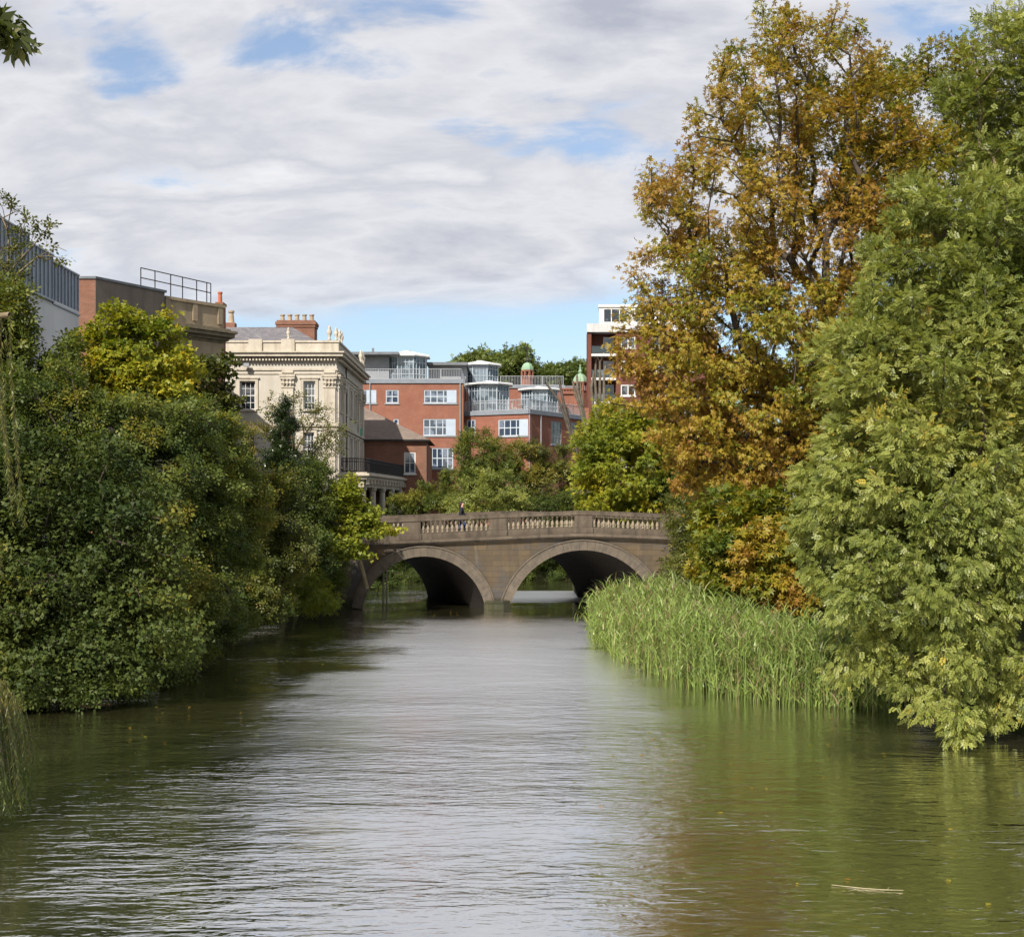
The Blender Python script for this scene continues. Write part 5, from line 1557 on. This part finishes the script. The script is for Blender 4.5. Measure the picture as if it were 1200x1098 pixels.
tree('riverside_bush', 'low dark bush hanging over the water beside the sycamore', 'shrub', LB, (X_(200, 40), 39.5, 0.2),
     [(200, 760, 55, 28, 37, 1.2), (240, 735, 45, 28, 40, 1.2), (170, 785, 50, 20, 34.5, 1.1), (215, 720, 50, 30, 39, 1.2)],
     130, 6000, 'ovate', 0.12, L_dark, bark_dark, 0.28, 0.06, seed=55, shell=0.4, mind=0.26, tintbias=0.12)
tree('riverside_bush', 'dark bush drooping to the water below the sycamore', 'shrub', LB, (X_(90, 33), 33, 0.2),
     [(90, 800, 75, 24, 31, 1.2), (30, 805, 45, 24, 30.5, 1.1), (140, 795, 45, 22, 31.5, 1.1)],
     130, 6500, 'ovate', 0.11, L_dark, bark_dark, 0.26, 0.06, seed=57, shell=0.4, mind=0.24)
tree('overhanging_chestnut', 'chestnut branch of long drooping leaves hanging into the top left corner', 'tree', LB, (-12.5, 5.5, 1.8),
     [(0, 18, 32, 22, 7.0, .2, 16.0), (-60, 20, 50, 40, 6.9, .3, 5.0), (-300, -20, 200, 60, 6.8, .5), (-1100, -200, 450, 250, 6.0, 1.5), (-1900, -300, 700, 500, 5, 2.2)],
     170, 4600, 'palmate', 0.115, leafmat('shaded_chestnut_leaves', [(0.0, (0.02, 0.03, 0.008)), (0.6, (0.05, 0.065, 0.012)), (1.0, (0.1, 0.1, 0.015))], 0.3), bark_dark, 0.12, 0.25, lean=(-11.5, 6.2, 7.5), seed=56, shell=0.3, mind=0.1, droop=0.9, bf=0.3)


# weeping willow at the left edge: long hanging strands
def willow():
    g = np.random.default_rng(60)
    base = np.array((-9.75, 18.2, 0.9))
    th = Thing('weeping_willow', 'weeping willow trailing long strands down the left edge', 'tree', base, LB)
    tops, bots = [], []
    for i in range(240):
        t = g.uniform(0, 2 * PI); r = g.uniform(1.0, 2.55)
        x, y = base[0] + r * math.cos(t) + 0.1, base[1] + r * math.sin(t)
        zt_ = g.uniform(6.4, 7.6) + (2.6 - r) * 0.7
        tops.append((x * 0.0 + base[0] + (x - base[0]) * 0.93, base[1] + (y - base[1]) * 0.93, zt_)); bots.append((x + 0.05, y, g.uniform(3.3, 5.2)))
    lowc = np.array((-8.32, 19.3, 2.1))
    for i in range(430):
        t = g.uniform(0, 2 * PI); r = 0.98 * math.sqrt(g.uniform(0, 1))
        x, y = lowc[0] + r * math.cos(t), lowc[1] + r * 1.2 * math.sin(t)
        tops.append((x - 0.15, y, 2.35 - 0.5 * r + g.uniform(-.15, .15))); bots.append((x + 0.08, y, g.uniform(0.04, 0.6)))
    tops, bots = np.array(tops), np.array(bots)
    pts = [base, base + (0.1, 0, 1.5), base + (0.2, 0.1, 3.5), base + (0.3, 0, 5.5)]
    A = np.concatenate([tops[:240:4], [lowc + (-.2, 0, .3), lowc + (.2, .3, .15), lowc + (.1, -.5, .2)]])
    nodes, par, r, tip = skeleton(pts, 0.24, A, g, 0.4)
    link_mesh('trunk', wood_mesh('trunk', nodes - base, par, r), bark_tan, th.o)
    P, D, S, Tn = [], [], [], []
    f = MB()
    for a, b in zip(tops, bots):
        L = np.linalg.norm(b - a)
        m = int(L / 0.045)
        hue = g.normal(0.46, 0.12) + (0.12 if a[2] > 4 else -0.12)
        bow = g.normal(0, 0.06, 3)
        pr = a
        for k in range(m):
            t = k / m
            p = a + (b - a) * t + bow * math.sin(PI * t)
            if k % 12 == 11: f.tube(pr, p, 0.004, 0.003, 3); pr = p
            for s_ in range(2):
                an = g.uniform(0, 2 * PI)
                P.append(p); D.append((math.cos(an) * 0.5, math.sin(an) * 0.5, -0.85)); S.append(g.uniform(0.07, 0.12)); Tn.append(hue + g.normal(0, 0.1) + (0.25 if (a[2] < 4 and t < 0.15) else 0))
    f.build('strand_stems', bark_tan, th)
    P, D, S, Tn = np.array(P), unit(np.array(D)), np.array(S), np.clip(np.array(Tn), 0.01, 0.99)
    Nn = unit(np.cross(D, g.normal(size=D.shape)))
    T, Q = _leaflets([(0, 0, 0, 0, 1.0, 0.17, 0.05)])
    link_mesh('crown', leafy_mesh('crown', P - base, D, Nn, S, Tn, T, Q), L_willow, th.o)


willow()


# the reed bed
def reeds():
    g = np.random.default_rng(70)
    poly = np.array([(3.0, 46.5), (3.5, 40.0), (4.7, 34.2), (5.6, 32.3), (7.0, 30.9), (8.6, 29.9), (9.4, 30.5), (8.8, 32.6), (7.8, 35), (7.4, 39), (7.1, 44), (6.6, 48), (5.2, 52.5), (3.6, 50.5)])
    def inside(p):
        c = np.zeros(len(p), bool)
        j = len(poly) - 1
        for i in range(len(poly)):
            a, b = poly[i], poly[j]
            m = ((a[1] > p[:, 1]) != (b[1] > p[:, 1])) & (p[:, 0] < (b[0] - a[0]) * (p[:, 1] - a[1]) / (b[1] - a[1] + 1e-9) + a[0])
            c ^= m; j = i
        return c
    p = np.stack([g.uniform(2.5, 10.5, 40000), g.uniform(29.5, 54.5, 40000)], 1)
    p = p[inside(p + g.normal(0, 0.22, p.shape))][:11000]
    n = len(p)
    z0 = np.maximum(ground_h(p[:, 0], p[:, 1]), -0.1)
    lump = 0.5 + 0.5 * np.sin(p[:, 0] * 1.7 + 1.3 * np.sin(p[:, 1] * 0.9)) * np.cos(p[:, 1] * 1.1 + p[:, 0])
    H = (1.15 + 0.75 * g.random(n) + 0.7 * lump) * np.where(p[:, 0] < 3.6, 0.85, 1.0)
    V, F, TN = [], [], []
    def blade(bx, by, bz, dirx, diry, L, up, wid, tn, segs=4, bend=0.6):
        nonlocal_i = len(V)
        an = g.uniform(0, PI)
        wx, wy = math.cos(an) * wid, math.sin(an) * wid
        for s in range(segs + 1):
            t = s / segs
            x = bx + dirx * L * (t * (1 - bend) + bend * t * t)
            y = by + diry * L * (t * (1 - bend) + bend * t * t)
            z = bz + up * (t - 0.32 * bend * t ** 3 * (1 if up < 1.0 else 0.25))
            k = (1 - t) ** 0.6 if t > 0.3 else 0.85
            V.append((x - wx * k, y - wy * k, z)); V.append((x + wx * k, y + wy * k, z))
            if s:
                i = nonlocal_i + 2 * s
                F.append((i - 2, i - 1, i + 1, i)); TN.append(tn)
    for i in range(n):
        x, y, z = p[i, 0], p[i, 1], z0[i]
        h = H[i]
        hue = np.clip(g.normal(0.52 + 0.16 * (lump[i] - .5), 0.16), 0.1, 0.98)
        dead = g.random() < 0.12
        if dead: hue = g.uniform(0, 0.12)
        lx, ly = g.normal(0.03, 0.17, 2)
        if g.random() < 0.06: lx, ly = g.normal(0.0, 0.6, 2); h *= 0.75
        blade(x, y, z, lx, ly, h, h, 0.009, hue, 3, 0.5)
        for k in range(6):
            t = g.uniform(0.08, 0.97)
            a = g.uniform(0, 2 * PI)
            L = g.uniform(0.25, 0.62)
            blade(x + lx * h * t * t, y + ly * h * t * t, z + h * t, math.cos(a) * 0.62, math.sin(a) * 0.62, L, L * g.uniform(0.25, 1.0), 0.021, np.clip(hue + g.normal(0, 0.17), 0.01, 0.99), 3, 0.7)
    me = bpy.data.meshes.new('reeds')
    Vn = np.array(V, np.float32); Fn = np.array(F, np.int32)
    me.vertices.add(len(Vn)); me.vertices.foreach_set('co', Vn.ravel())
    me.loops.add(Fn.size); me.loops.foreach_set('vertex_index', Fn.ravel())
    me.polygons.add(len(Fn)); me.polygons.foreach_set('loop_start', np.arange(0, Fn.size, 4, dtype=np.int32))
    me.update(calc_edges=True)
    a_ = me.attributes.new('tint', 'FLOAT', 'FACE'); a_.data.foreach_set('value', np.array(TN, np.float32))
    o = link_mesh('reeds', me, L_reed)
    setp(o, 'dense bed of tall green reeds standing in the water at the right bank', 'reeds', None, 'stuff')


reeds()
